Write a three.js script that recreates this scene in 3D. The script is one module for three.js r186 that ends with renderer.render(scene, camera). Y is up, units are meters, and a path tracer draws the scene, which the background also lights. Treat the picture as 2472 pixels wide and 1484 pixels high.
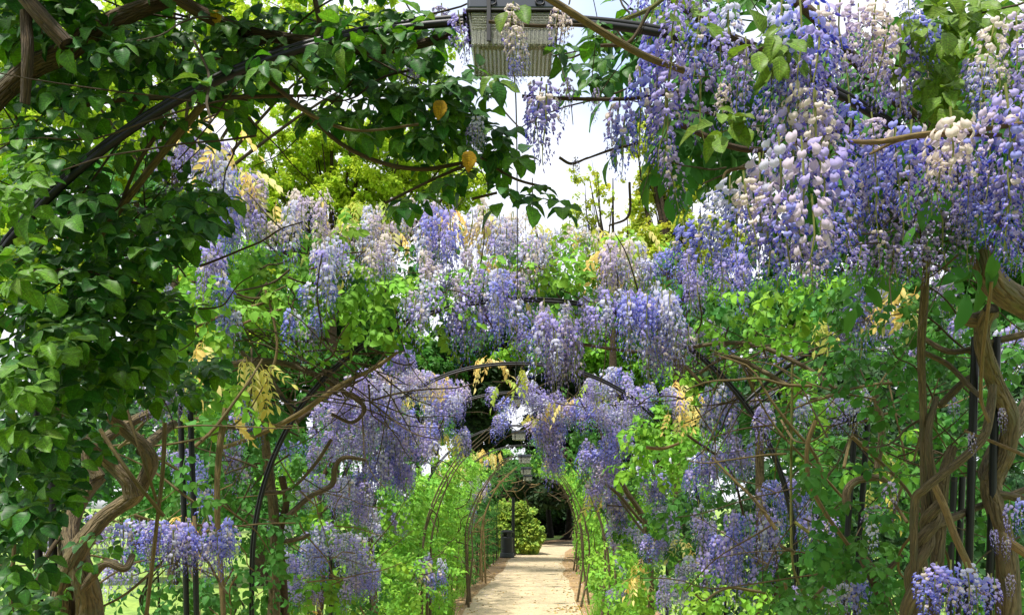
import * as THREE from 'three';
import { mergeGeometries } from 'three/addons/utils/BufferGeometryUtils.js';
import { RoundedBoxGeometry } from 'three/addons/geometries/RoundedBoxGeometry.js';

// ---------- camera, sky, sun, exposure ----------
const scene = new THREE.Scene();
const W = 1024, H = 614, F = 1850, HY = 1215, CX = 1236, EYE = 1.8;   // F, HY, CX in units of a 2472 x 1484 picture
const camera = new THREE.PerspectiveCamera(2 * Math.atan(742 / F) * 180 / Math.PI, W / H, 0.05, 400);
camera.position.set(0, EYE, 0);
camera.lookAt(0, EYE, -10);
camera.setViewOffset(W, H, 0, -(HY - 742) / 1484 * H, W, H);          // a shifted lens keeps the uprights upright
const renderer = new THREE.WebGLRenderer({ antialias: true });
renderer.setSize(W, H);
renderer.toneMapping = THREE.LinearToneMapping;
renderer.toneMappingExposure = 1.46;
renderer.shadowMap.enabled = true;

let seed = 7;
const rnd = () => { seed = (seed * 1664525 + 1013904223) >>> 0; return seed / 4294967296; };
const rr = (a, b) => a + (b - a) * rnd();
const gauss = () => (rnd() + rnd() + rnd() - 1.5) / 1.5;
const V = (x, y, z) => new THREE.Vector3(x, y, z);
const at = (px, py, d) => V((px - CX) / F * d, EYE + (HY - py) / F * d, -d);   // where a thing seen at a pixel stands at depth d
const hex = (h) => new THREE.Color(h);

function hash(x, y, s) { let n = Math.imul(x, 374761393) + Math.imul(y, 668265263) + Math.imul(s, 1442695041); n = Math.imul(n ^ (n >>> 13), 1274126177); return ((n ^ (n >>> 16)) >>> 0) / 4294967296; }
function vnoise(x, y, s, per) {
  const xi = Math.floor(x), yi = Math.floor(y), fx = x - xi, fy = y - yi, m = (a) => ((a % per) + per) % per;
  const u = fx * fx * (3 - 2 * fx), v = fy * fy * (3 - 2 * fy);
  const a = hash(m(xi), m(yi), s), b = hash(m(xi + 1), m(yi), s), c = hash(m(xi), m(yi + 1), s), d = hash(m(xi + 1), m(yi + 1), s);
  return a + (b - a) * u + (c - a) * v + (a - b - c + d) * u * v;
}
function fbm(x, y, s, per, oct = 4) { let t = 0, a = 0.5, n = 0; for (let i = 0; i < oct; i++) { t += a * vnoise(x, y, s + i, per); n += a; a *= 0.5; x *= 2; y *= 2; per *= 2; } return t / n; }

function skyTexture() {
  const w = 512, h = 256, data = new Float32Array(w * h * 4);
  for (let j = 0; j < h; j++) for (let i = 0; i < w; i++) {
    const el = (j + 0.5) / h - 0.5, c = fbm(i / w * 12, (j / h) * 9, 3, 12, 5), k = Math.min(1, Math.max(0, (c - 0.2) * 3.6));
    const up = Math.max(0, el) * 2, blue = [0.52 - 0.2 * up, 0.70 - 0.16 * up, 1.0], cloud = [1.0, 1.02, 1.10];
    const o = (j * w + i) * 4;
    for (let n = 0; n < 3; n++) data[o + n] = (el < 0 ? [0.16, 0.19, 0.12][n] : blue[n] * (1 - k) + cloud[n] * k) * 0.86;
    data[o + 3] = 1;
  }
  const t = new THREE.DataTexture(data, w, h, THREE.RGBAFormat, THREE.FloatType);
  t.mapping = THREE.EquirectangularReflectionMapping; t.magFilter = THREE.LinearFilter; t.needsUpdate = true;
  return t;
}
scene.background = skyTexture();
scene.environment = scene.background;

const sun = new THREE.DirectionalLight(new THREE.Color(1, 0.96, 0.89), 4.9);
sun.position.set(-9, 34, 3);
sun.target.position.set(0, 0, -8);
sun.castShadow = true; sun.shadow.radius = 7; sun.shadow.mapSize.set(4096, 4096);
Object.assign(sun.shadow.camera, { left: -35, right: 35, top: 45, bottom: -35, near: 1, far: 120 });
scene.add(sun, sun.target);

// ---------- helpers ----------
const used = new Map();
function numbered(name) { const n = used.get(name) ?? 0; used.set(name, n + 1); return n ? `${name}_${String(n).padStart(3, '0')}` : name; }
function thing(name, label, category, pos = V(0, 0, 0), group) {
  const o = new THREE.Group(); o.name = numbered(name); o.position.copy(pos); o.userData = { label, category };
  if (group) o.userData.group = group;
  scene.add(o); return o;
}
function part(parent, name, geo, mat, kind, label) {
  const m = new THREE.Mesh(geo, mat); m.name = numbered(name); m.castShadow = m.receiveShadow = true;
  if (kind) m.userData.kind = kind;
  if (label) m.userData.label = label;
  parent.add(m); return m;
}
function struct(name, geo, mat) { const m = part(scene, name, geo, mat, 'structure'); return m; }
function tex(w, h, fn, srgb, rx = 1, ry = 1) {
  const d = new Uint8Array(w * h * 4);
  for (let j = 0; j < h; j++) for (let i = 0; i < w; i++) { const c = fn(i / w, j / h), o = (j * w + i) * 4; d[o] = c[0]; d[o + 1] = c[1]; d[o + 2] = c[2]; d[o + 3] = 255; }
  const t = new THREE.DataTexture(d, w, h); t.wrapS = t.wrapT = THREE.RepeatWrapping; t.magFilter = THREE.LinearFilter; t.repeat.set(rx, ry);
  if (srgb) t.colorSpace = THREE.SRGBColorSpace;
  t.needsUpdate = true; return t;
}
const grey = (v) => [v, v, v];

// a tapered, wandering tube; radii in metres at each control point
function sweep(pts, radii, radial = 7, steps, rough = 0.08, oval = 1) {
  const curve = new THREE.CatmullRomCurve3(pts, false, 'catmullrom', 0.5), n = steps ?? Math.max(6, pts.length * 4);
  const P = [], N = [], U = [], I = []; let nrm = V(0.31, 0.2, 0.93), len = 0, last = null;
  for (let i = 0; i <= n; i++) {
    const t = i / n, p = curve.getPoint(t), tg = curve.getTangent(t);
    nrm = nrm.clone().addScaledVector(tg, -nrm.dot(tg)).normalize();
    const bin = tg.clone().cross(nrm), f = t * (radii.length - 1), k = Math.min(radii.length - 2, Math.floor(f)), r0 = radii.length === 1 ? radii[0] : radii[k] + (radii[k + 1] - radii[k]) * (f - k);
    if (last) len += p.distanceTo(last); last = p;
    for (let j = 0; j <= radial; j++) {
      const a = (j % radial) / radial * Math.PI * 2, knob = rough > 0.11 ? 1 + 0.5 * Math.max(0, vnoise(Math.cos(a) * 0.9 + 3, len * 4.3 + Math.sin(a) * 0.9, 23, 64) - 0.72) : 1, r = r0 * knob * (1 + rough * 1.5 * (vnoise(Math.cos(a) * 1.5 + 7 + len * 2, Math.sin(a) * 1.5 + 5 + len * 9, 11, 64) * 2 - 1));
      const dir = nrm.clone().multiplyScalar(Math.cos(a)).addScaledVector(bin, Math.sin(a) * oval);
      P.push(p.x + dir.x * r, p.y + dir.y * r, p.z + dir.z * r); N.push(dir.x, dir.y, dir.z); U.push(j / radial * 0.3, len);
    }
  }
  for (let i = 0; i < n; i++) for (let j = 0; j < radial; j++) { const a = i * (radial + 1) + j, b = a + radial + 1; I.push(a, a + 1, b, a + 1, b + 1, b); }
  for (const [ring, sgn] of [[0, -1], [n, 1]]) {   // caps
    const c = P.length / 3, t = curve.getTangent(ring / n), p = curve.getPoint(ring / n); P.push(p.x, p.y, p.z); N.push(t.x * sgn, t.y * sgn, t.z * sgn); U.push(0, 0);
    for (let j = 0; j < radial; j++) { const a = ring * (radial + 1) + j; if (sgn > 0) I.push(a, a + 1, c); else I.push(a + 1, a, c); }
  }
  const g = new THREE.BufferGeometry();
  g.setAttribute('position', new THREE.Float32BufferAttribute(P, 3)); g.setAttribute('normal', new THREE.Float32BufferAttribute(N, 3)); g.setAttribute('uv', new THREE.Float32BufferAttribute(U, 2)); g.setIndex(I);
  return g;
}
function surf(fn, nu, nv, col) {   // fn(u, v) -> [x, y, z], u in -1..1, v in 0..1
  const P = [], U = [], I = [], C = [];
  for (let j = 0; j <= nv; j++) for (let i = 0; i <= nu; i++) { const u = i / nu * 2 - 1, v = j / nv; P.push(...fn(u, v)); U.push((u + 1) / 2, v); if (col) C.push(...col(u, v)); }
  for (let j = 0; j < nv; j++) for (let i = 0; i < nu; i++) { const a = j * (nu + 1) + i, b = a + nu + 1; I.push(a, b, a + 1, a + 1, b, b + 1); }
  const g = new THREE.BufferGeometry();
  g.setAttribute('position', new THREE.Float32BufferAttribute(P, 3)); g.setAttribute('uv', new THREE.Float32BufferAttribute(U, 2));
  if (col) g.setAttribute('color', new THREE.Float32BufferAttribute(C, 3));
  g.setIndex(I); g.computeVertexNormals(); return g;
}
// a leaf blade: base at the origin, tip along +z, upper side +y
function blade(len, wid, nv = 8, fold = 0.18, curl = 0.22, serr = 0.05, nu = 4, tip = 1.35) {
  return surf((u, v) => {
    const w = Math.pow(Math.max(0, Math.sin(Math.PI * Math.pow(v, 0.97))), 0.6) * (1 - 0.4 * Math.pow(v, tip * 5)) * wid / 2 * (1 + (Math.abs(u) > 0.99 ? serr * (Math.round(v * nv) % 2 ? 1 : -1) : 0));
    return [u * w, Math.abs(u) * w * fold * 2 - curl * len * v * v + 0.03 * len * Math.sin(v * 9 + u * 2) * Math.abs(u), v * len];
  }, nu, nv);
}
const M4 = new THREE.Matrix4(), Q = new THREE.Quaternion();
function basis(pos, tipDir, up, sx, sy = sx, sz = sx) {   // z along tipDir, y near up
  const z = tipDir.clone().normalize(), x = up.clone().cross(z); if (x.lengthSq() < 1e-6) x.set(1, 0, 0); x.normalize();
  const y = z.clone().cross(x);
  return new THREE.Matrix4().makeBasis(x.multiplyScalar(sx), y.multiplyScalar(sy), z.multiplyScalar(sz)).setPosition(pos);
}
function copies(parent, name, geo, mat, list, cols) {   // many small copies that nobody would count
  const m = new THREE.InstancedMesh(geo, mat, list.length); m.name = numbered(name); m.userData.kind = 'stuff'; m.castShadow = m.receiveShadow = true;
  list.forEach((x, i) => { m.setMatrixAt(i, x); if (cols) m.setColorAt(i, cols[i % cols.length] ?? cols[0]); });
  parent.add(m); return m;
}
const tinted = (list, n, fn) => Array.from({ length: n }, (_, i) => fn(i));

// ---------- materials ----------
const leafMap = tex(128, 256, (u, v) => {   // midrib and side veins, uv across and along the blade
  const x = Math.abs(u - 0.5) * 2, rib = Math.exp(-((x / 0.05) ** 2)), s = (v - x * 0.22) * 9, vein = Math.exp(-(((s - Math.round(s)) / 0.11) ** 2)) * (1 - x * 0.6);
  const n = fbm(u * 6, v * 10, 21, 64, 3), q = fbm(u * 14, v * 24, 29, 64, 2), k = 138 + n * 84 + rib * 52 + vein * 34, br = q > 0.77 ? Math.min(1, (q - 0.77) * 9) : 0;
  return [Math.min(255, k * 0.98 + br * 40), Math.min(255, k - br * 46), Math.min(255, k * 0.8 - br * 30)];
}, true);
const leafBump = tex(128, 256, (u, v) => { const x = Math.abs(u - 0.5) * 2, s = (v - x * 0.22) * 9; return grey(150 - 90 * Math.exp(-((x / 0.06) ** 2)) - 70 * Math.exp(-(((s - Math.round(s)) / 0.13) ** 2)) + 25 * fbm(u * 8, v * 16, 5, 64, 2)); });
function leafMat(color, glossy = 0.5, trans = 0.35, mapped = true) {
  const m = new THREE.MeshPhysicalMaterial({ color, roughness: 1, transmission: trans, thickness: 0, side: THREE.DoubleSide, clearcoat: glossy * 0.7, clearcoatRoughness: 0.42, specularIntensity: 0.3 });
  if (mapped) { m.map = leafMap; if (glossy > 0.2) { m.bumpMap = leafBump; m.bumpScale = 0.0012; } }
  return m;
}
const fissure = (u, v) => { const w = fbm(u * 4, v * 3, 51, 64, 3) * 0.5; return 1 - Math.abs(2 * fbm((u + w * 0.2) * 15, v * 8.5, 31, 64, 4) - 1); };
const barkMap = tex(256, 512, (u, v) => {
  const f = fissure(u, v), m = fbm(u * 3, v * 4, 45, 64, 4), g = fbm(u * 7, v * 12, 77, 64, 4), s = fbm(u * 40, v * 40, 81, 64, 2), cracked = f > 0.9 ? (f - 0.9) * 300 : 0;
  let k = 112 + m * 74 + s * 44 - cracked, c = [k, k * 0.915, k * 0.775];
  if (g > 0.6) { const t = Math.min(1, (g - 0.6) * 9); c = [c[0] + (150 - c[0]) * t * 0.55, c[1] + (156 - c[1]) * t * 0.6, c[2] + (132 - c[2]) * t * 0.55]; }
  return c.map((x) => Math.max(0, Math.min(255, x)));
}, true, 3, 1.6);
const barkBump = tex(256, 512, (u, v) => grey(255 * Math.max(0, Math.min(1, 0.75 - 0.6 * Math.pow(fissure(u, v), 5) + 0.35 * (fbm(u * 40, v * 30, 81, 64, 3) - 0.5)))), false, 3, 1.6);
const bark = (c, b = 0.012) => new THREE.MeshStandardMaterial({ color: c, map: barkMap, bumpMap: barkBump, bumpScale: b, roughness: 0.92 });
const M = {
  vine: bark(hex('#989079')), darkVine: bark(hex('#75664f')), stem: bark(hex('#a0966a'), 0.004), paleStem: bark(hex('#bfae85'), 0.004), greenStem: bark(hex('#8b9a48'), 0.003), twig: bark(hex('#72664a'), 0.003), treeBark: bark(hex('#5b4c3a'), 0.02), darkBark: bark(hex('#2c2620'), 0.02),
  black: new THREE.MeshPhysicalMaterial({ color: 0x06080a, roughness: 0.5, clearcoat: 0.12, clearcoatRoughness: 0.3, specularIntensity: 0.6 }),
  binPaint: new THREE.MeshStandardMaterial({ color: 0x14181a, roughness: 0.5 }),
  housing: new THREE.MeshPhysicalMaterial({ color: 0x242c36, roughness: 0.3, clearcoat: 0.5, clearcoatRoughness: 0.2 }),
  petal: new THREE.MeshPhysicalMaterial({ color: 0xffffff, vertexColors: true, roughness: 1, transmission: 0.5, thickness: 0, side: THREE.DoubleSide, specularIntensity: 0.2 }),
};
// ---------- flower and leaf shapes ----------
const lin = (h) => hex(h).toArray();
const mixc = (a, b, t) => a.map((x, i) => x + (b[i] - x) * t);
const PAL = {   // [open petal, keel, bud]
  blue: ['#b7b9f2', '#6069e0', '#4a53cc'], lilac: ['#d0c4f0', '#8c80de', '#685fca'], cream: ['#efe2d3', '#d8c8cc', '#8f88c9'], pink: ['#e8d8e2', '#b5a6d8', '#8179c4'], dusk: ['#b4aac8', '#7d71ac', '#5d528e'], white: ['#e9e6f1', '#aab0e2', '#7480d2'],  // the dull purple set has shade put into its petal colours
};
for (const k in PAL) PAL[k] = PAL[k].map(lin);
function floretGeo(pal, open, detail, jit) {
  const [std, keel, bud] = pal, out = [];
  const c1 = mixc(std, keel, Math.min(1, 0.08 + jit * 0.38)), c2 = mixc(keel, bud, jit * 0.8);
  const nu = detail === 2 ? 6 : 2, nv = detail === 2 ? 4 : 2;
  if (open > 0.25) { const lean = rr(-0.12, 0.3), wv = rr(0, 6), wide = rr(0.42, 0.54); out.push(surf((u, v) => {   // the banner: a notched, cupped fan with a rippled rim
    const w = wide * Math.pow(Math.sin(Math.PI * (0.09 + 0.8 * v)), 0.5) * u * open, e = Math.abs(u);
    return [w, (0.02 + 0.86 * v - 0.16 * Math.pow(1 - e, 2) * v * v * v) * open, 0.5 + 0.16 * Math.sin(v * 2.6) - (0.36 + lean) * v * v - 0.15 * e * e * open + 0.1 * e * v + 0.035 * Math.sin(wv + u * 4 + v * 3) * v];
  }, nu, nv, (u, v) => { const c = mixc(c1, keel, 0.08 + 0.22 * Math.abs(u) * (1 - v * 0.5)); return v < 0.3 && Math.abs(u) < 0.5 ? mixc(c, [0.62, 0.6, 0.3], 0.4 * (1 - v / 0.3)) : c; })); }
  const kr = 0.12 + 0.03 * open, kl = 0.44, y0 = -0.02 - 0.07 * open;
  out.push(surf((u, v) => {   // wings and keel: a plump pod pointing forward
    const r = Math.pow(Math.sin(Math.PI * (0.06 + 0.92 * v)), 0.7) * kr, a = u * Math.PI;
    return [Math.sin(a) * r * 0.8, y0 + Math.cos(a) * r - 0.25 * v * v, 0.42 + v * kl * 1.1];
  }, detail === 2 ? 6 : 4, detail === 2 ? 4 : 2, (u, v) => mixc(c2, bud, v * 0.5)));
  if (detail > 0) out.push(surf((u, v) => [Math.sin(u * Math.PI) * 0.025, Math.cos(u * Math.PI) * 0.025 + 0.05 * Math.sin(v * 3), v * 0.48], 3, 1, () => mixc(lin('#8f8a72'), keel, 0.35)));
  return mergeGeometries(out);
}
function racemePlan(n, L, R, fine = 0.0225) {   // where each floret of a hanging cluster sits: [matrix, open, t]
  const out = [];
  for (let i = 0; i < n; i++) {
    const t = Math.pow((i + 0.5) / n, 0.92), a = i * 2.39996 + rr(-0.35, 0.35), s = fine * (1 - 0.48 * t) * rr(0.85, 1.15);
    const r = R * (0.35 + 0.65 * Math.sin(Math.PI * Math.min(1, 0.16 + t * 0.62))) * (1 - 0.62 * Math.pow(t, 2.2)) * rr(0.75, 1.12);
    const dir = V(Math.cos(a), -0.1 - 0.75 * t + rr(-0.2, 0.25), Math.sin(a)), tip = V(Math.cos(a) * r, -t * L + rr(-0.012, 0.012), Math.sin(a) * r);
    out.push([basis(tip.addScaledVector(dir.clone().normalize(), -s * 0.7), dir, V(rr(-0.3, 0.3), 1, rr(-0.3, 0.3)), s), Math.max(0.15, Math.min(1, 1.25 - t * 1.05 + rr(-0.2, 0.2))), t]);
  }
  return out;
}
function racemeStem(L) { return sweep([V(0, 0.03, 0), V(0.004, -L * 0.35, 0.003), V(-0.003, -L * 0.7, 0), V(0, -L * 0.97, 0.002)], [0.0026, 0.0018, 0.0008], 4, 6, 0); }
function colored(g, c) { const n = g.attributes.position.count, a = new Float32Array(n * 3); for (let i = 0; i < n; i++) a.set(c, i * 3); g.setAttribute('color', new THREE.BufferAttribute(a, 3)); return g; }
function racemeGeo(palName, detail, L = 0.2, R = 0.05) {
  const n = [30, 44, 64][detail], out = [];
  for (const [m, open, t] of racemePlan(n, L, R, [0.025, 0.0238, 0.0212][detail])) {
    let pal = PAL[palName];
    if (palName === 'cream' && t > 0.62) pal = PAL.lilac;
    if (palName !== 'cream' && rnd() < 0.1) pal = PAL[t < 0.4 ? 'cream' : 'dusk'];
    out.push(floretGeo(pal, open * (0.75 + 0.25 * (1 - t)), detail, Math.min(1, 0.1 + t * 0.55 + rr(-0.1, 0.35))).applyMatrix4(detail === 0 ? m.clone().scale(V(1.35, 1.35, 1.35)) : m));
  }
  out.push(colored(racemeStem(L), lin('#9aa05c')));
  return mergeGeometries(out);
}
const RAC = {};   // a few variants of each colour and fineness
function raceme(pal, detail) { const k = pal + detail; RAC[k] ??= Array.from({ length: [3, 4, 4][detail] }, () => racemeGeo(pal, detail, 0.2, rr(0.038, 0.049))); return RAC[k][Math.floor(rnd() * RAC[k].length)]; }

function compoundLeaf(n = 9, L = 0.2, droop = 0.3, nv = 3, big = 1) {   // a wisteria leaf: leaflets in pairs along a stalk, tip along +z
  const out = [], y = (t) => -droop * L * t * t;
  for (let i = 0; i < n; i++) {
    const t = i === n - 1 ? 1 : 0.25 + 0.7 * Math.floor(i / 2) / (n / 2 - 0.5), s = i === n - 1 ? 0 : i % 2 ? 1 : -1, l = L * 0.36 * rr(0.85, 1.1) * big;
    out.push(blade(l, l * 0.42, nv, 0.2, 0.3, 0, 2).applyMatrix4(basis(V(0, y(t), t * L), V(s * 1.2, rr(-0.5, -0.1) - droop * 0.6, s === 0 ? 1 : 0.55), V(rr(-0.2, 0.2), 1, rr(-0.2, 0.2)), 1)));
  }
  out.push(sweep([V(0, 0, 0), V(0, y(0.5), L * 0.5), V(0, y(1), L)], [0.002, 0.001], 3, 3, 0));
  return mergeGeometries(out.map((g) => { g = g.index ? g : g; return g; }));
}
function leafSpray(n, L, leaf, nv = 3) {   // a short twig with ovate leaves set round it
  const out = [];
  for (let i = 0; i < n; i++) {
    const t = (i + 0.6) / n, a = i * 2.4 + rr(-0.5, 0.5), l = leaf * rr(0.75, 1.2);
    out.push(blade(l, l * 0.72, nv, 0.2, 0.25, 0, 2).applyMatrix4(basis(V(rr(-0.01, 0.01), rr(-0.01, 0.01), t * L), V(Math.cos(a), Math.sin(a) * 0.5 - 0.35, 0.7 * t + 0.1), V(rr(-0.5, 0.5), 1, rr(-0.5, 0.7)), 1)));
  }
  out.push(sweep([V(0, 0, 0), V(0, 0.01, L * 0.5), V(0, 0, L)], [0.002, 0.001], 3, 2, 0));
  return mergeGeometries(out);
}
function leafClump(n, R, leaf) {   // a handful of tree leaves seen from afar
  const out = [];
  for (let i = 0; i < n; i++) {
    const d = V(gauss(), gauss() * 0.7, gauss()), p = d.clone().multiplyScalar(R), l = leaf * rr(0.7, 1.25);
    out.push(surf((u, v) => [u * Math.sin(Math.PI * (0.08 + 0.86 * v)) * l * 0.36, Math.abs(u) * l * 0.08 - 0.15 * l * v * v, v * l], 2, 2).applyMatrix4(basis(p, V(gauss(), gauss() * 0.6 - 0.2, gauss()), V(gauss() * 0.6, 1, gauss() * 0.6), 1)));
  }
  return mergeGeometries(out);
}
const G = {
  leaf: [0, 1, 2, 3, 4].map((i) => blade(1, [0.66, 0.74, 0.7, 0.6, 0.78][i], 12, [0.14, 0.22, 0.08, 0.26, 0.12][i], [0.2, 0.3, 0.12, 0.4, 0.26][i], 0.045, 4)),
  leafLow: [0, 1].map((i) => blade(1, 0.7, 6, 0.18, 0.2 + i * 0.15, 0.05, 2)),
  pinnate: [0, 1, 2].map(() => compoundLeaf(9, 0.2, 0.25, 4)), pinnateLow: [0, 1].map(() => compoundLeaf(9, 0.2, 0.35, 2)), young: [0, 1].map(() => compoundLeaf(9, 0.15, 1.1, 3, 1.15)),
  spray: [0, 1, 2].map(() => leafSpray(9, 0.16, 0.055)), sprayFar: [0, 1].map(() => leafSpray(9, 0.22, 0.08, 2)),
  clump: [0, 1].map(() => leafClump(16, 0.15, 0.085)), clumpBig: [0, 1].map(() => leafClump(16, 0.28, 0.22)),
};
const LM = {
  broad: leafMat(hex('#7cba34'), 0.5, 0.48), broadDark: leafMat(hex('#468a38'), 0.6, 0.3), yellowLeaf: leafMat(hex('#e0b020'), 0.3, 0.4),
  wisteria: leafMat(hex('#86b23f'), 0.3, 0.38), mid: leafMat(0xffffff, 0.25, 0.36, false), young: leafMat(0xffffff, 0.1, 0.45, false), tree: leafMat(0xffffff, 0.08, 0.42, false),
};
LM.mid.color.setRGB(1, 1, 1);
const greens = (base, n = 24, v = 0.28) => tinted(0, n, () => { const c = hex(base); const k = 1 + rr(-v, v), y = rr(-0.12, 0.22); return c.setRGB(c.r * k * (1 + y), c.g * k, c.b * k * (1 - y * 0.8)); });
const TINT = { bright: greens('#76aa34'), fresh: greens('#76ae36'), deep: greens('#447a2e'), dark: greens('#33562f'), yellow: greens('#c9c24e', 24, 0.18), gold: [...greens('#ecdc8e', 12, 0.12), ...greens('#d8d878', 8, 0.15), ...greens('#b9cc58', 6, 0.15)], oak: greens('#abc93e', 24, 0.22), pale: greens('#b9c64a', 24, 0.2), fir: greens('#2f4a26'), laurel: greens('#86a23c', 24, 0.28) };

let thick = 1, dense = 1.45, short = 1;
// scatter leaves through ellipsoids given as [px, py, rx, ry, depth, half thickness, layers]
function spread(list, size, face = V(0, 0.75, 0.35), out = 0.5, scale = [0.8, 1.25]) {
  const res = [];
  for (const [px, py, rx, ry, d, dd, layers] of list) {
    const n = Math.max(3, Math.round(layers * thick * Math.PI * rx * ry / (0.32 * Math.pow(size * F / d, 2))));
    for (let i = 0; i < n; i++) {
      const a = rnd() * 6.283, r = Math.sqrt(rnd()) * (1 + 0.16 * gauss() + 0.12 * Math.sin(a * 5 + px)), z = rr(-1, 1) * dd, k = Math.sqrt(Math.max(0.1, 1 - 0.5 * (z / dd) ** 2));
      const p = at(px + Math.cos(a) * r * rx * k, py + Math.sin(a) * r * ry * k, d + z), c = at(px, py, d);
      if (p.y < 0.03) { p.y = rr(0.03, 0.25); }
      if (inWalk(p, 1.26)) continue;
      const dir = p.clone().sub(c).normalize().multiplyScalar(out).add(V(gauss(), gauss() * 0.5 - 0.35, gauss() * 0.8));
      res.push([p, basis(p, dir, face.clone().add(V(gauss() * 0.55, gauss() * 0.4, gauss() * 0.55)), rr(...scale))]);
    }
  }
  return res;
}
function foliage(plant, name, geos, mat, cols, list, size, opt = {}) {
  const all = spread(list, size, opt.face, opt.out, opt.scale), local = plant.position;
  geos.forEach((g, k) => { const mine = all.filter((_, i) => i % geos.length === k).map((x) => x[1].clone().premultiply(M4.makeTranslation(-local.x, -local.y, -local.z).clone())); if (mine.length) copies(plant, name, g, mat, mine, cols); });
}
// a hanging flower cluster as a part: top at a pixel, length in pixels, depth
function hang(plant, px, py, len, d, pal, fat = 1, detail) {
  if (inWalk(at(px, py, d), 1.15)) return null;
  const p = at(px, py, d).sub(plant.position), L = len / F * d, det = detail ?? (d < 2.3 ? 2 : d < 6.5 ? 1 : 0), s = L / 0.2;
  const geo = raceme(pal, det), count = plant.userData.n = (plant.userData.n ?? 0) + 1;
  const m = count <= 290 ? part(plant, 'flower_raceme', geo, M.petal) : new THREE.Object3D();
  m.position.copy(p); const w = Math.pow(s, 0.45) * fat * (det === 2 ? 0.92 : 0.95); m.scale.set(w, s, w); m.rotation.set(rr(-0.12, 0.12), rnd() * 6.28, rr(-0.12, 0.12), 'ZYX');
  if (count > 290) { m.updateMatrix(); const q = (plant.userData.more ??= new Map()); if (!q.has(geo)) q.set(geo, []); q.get(geo).push(m.matrix.clone()); }
  return m;
}
const inWalk = (p, r) => { const d = -p.z, x = p.x - axis(d); return d > 8.3 && d < 26.5 && Math.abs(x) < r && p.y < 1.47 + Math.sqrt(r * r - x * x); };
// a mass of clusters: [px, py, rx, ry, depth, half thickness, count, length px, palettes]
function mass(plant, list, fat = 1) {
  for (const [px, py, rx, ry, d, dd, n, len, pals] of list) {
    const P = pals.split(' ');
    for (let i = 0; i < Math.round(n * dense); i++) { const a = rnd() * 6.283, r = Math.sqrt(rnd()) * 1.05; hang(plant, px + Math.cos(a) * rx * r, py - len * 0.45 + Math.sin(a) * ry * r, len * rr(0.6, 1.4) * short, d + rr(-dd, dd), P[Math.floor(rnd() * P.length)], fat * rr(0.9, 1.15)); }
  }
}
// what is past the first few hundred clusters of one plant stays together
function rest(plant) { for (const [geo, list] of plant.userData.more ?? []) copies(plant, 'blossom', geo, M.petal, list); delete plant.userData.more; delete plant.userData.n; }
// a branch drawn through pixels: [[px, py, depth, half width px], ...]
function limb(plant, name, pts, mat, radial = 8, rough = 0.12) {
  const P = pts.map(([x, y, d]) => at(x, y, d).sub(plant.position)), R = pts.map(([, , d, w]) => w / F * d);
  return part(plant, name, sweep(P, R, radial, pts.length * 5, rough), mat);
}
// thin shoots tangled through an ellipsoid
function tangle(plant, list, mat, px2 = 2) {
  const out = [];
  for (const [px, py, rx, ry, d, dd, n, len] of list) for (let i = 0; i < n; i++) {
    let p = at(px + rr(-1, 1) * rx, py + rr(-1, 1) * ry, d + rr(-dd, dd)).sub(plant.position); const P = [p], dir = V(gauss(), gauss() * 0.7, gauss() * 0.7).normalize(), st = len * rr(0.5, 1.2) / 5;
    for (let k = 0; k < 5; k++) { dir.add(V(gauss() * 0.5, gauss() * 0.5, gauss() * 0.5)).normalize(); p = p.clone().addScaledVector(dir, st); P.push(p); }
    const r = px2 / F * d * rr(0.6, 1.5); out.push(sweep(P, [r, r * 0.5], 5, 12, 0.1));
  }
  return part(plant, 'twigs', mergeGeometries(out), mat, 'stuff');
}

// ---------- the setting ----------
const axis = (d) => 0.00135 * d * d + (d > 27 ? 0.02 * (d - 27) ** 2 : 0);      // the walk bends to the right at its far end
function ribbon(off0, off1, y, d0, d1, wob = 0) {
  const P = [], U = [], I = [], n = 90;
  for (let i = 0; i <= n; i++) {
    const d = d0 + (d1 - d0) * i / n, c = axis(d), w0 = wob * (fbm(d * 0.9, 3, 61, 512, 3) - 0.5), w1 = wob * (fbm(d * 0.9, 9, 67, 512, 3) - 0.5);
    const slim = off1 === 1 ? 1 - 0.16 * Math.min(1, Math.max(0, (d - 12) / 7)) : 1;
    for (const [o, w] of [[off0 * slim, w0], [off1 * slim, w1]]) { P.push(c + o + w, y, -d); U.push(c + o + w, d); }
    if (i < n) { const a = i * 2; I.push(a, a + 1, a + 2, a + 1, a + 3, a + 2); }
  }
  const g = new THREE.BufferGeometry(); g.setAttribute('position', new THREE.Float32BufferAttribute(P, 3)); g.setAttribute('uv', new THREE.Float32BufferAttribute(U, 2)); g.setIndex(I); g.computeVertexNormals(); return g;
}
const lawnMap = tex(256, 256, (u, v) => { const n = fbm(u * 40, v * 40, 91, 40, 3), m = fbm(u * 5, v * 5, 95, 5, 3); return [88 + n * 46 + m * 28, 118 + n * 46 + m * 20, 50 + n * 30]; }, true, 0.35, 0.35);
const sandMap = tex(512, 512, (u, v) => { const n = fbm(u * 90, v * 90, 12, 90, 3), m = fbm(u * 6, v * 6, 17, 6, 4), q = hash(Math.floor(u * 512), Math.floor(v * 512), 3); const st = fbm(u * 45, v * 45, 23, 45, 2), k = 150 + n * 38 + m * 28 + (q > 0.98 ? -52 : q > 0.95 ? -24 : q < 0.02 ? 26 : 0) + (st > 0.74 ? -34 : 0); return [k, k * 0.9, k * 0.72]; }, true, 0.55, 0.55);
const sandBump = tex(512, 512, (u, v) => grey(255 * (0.6 * fbm(u * 120, v * 120, 8, 120, 3) + 0.4 * fbm(u * 9, v * 9, 19, 9, 3))), false, 0.55, 0.55);
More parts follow.
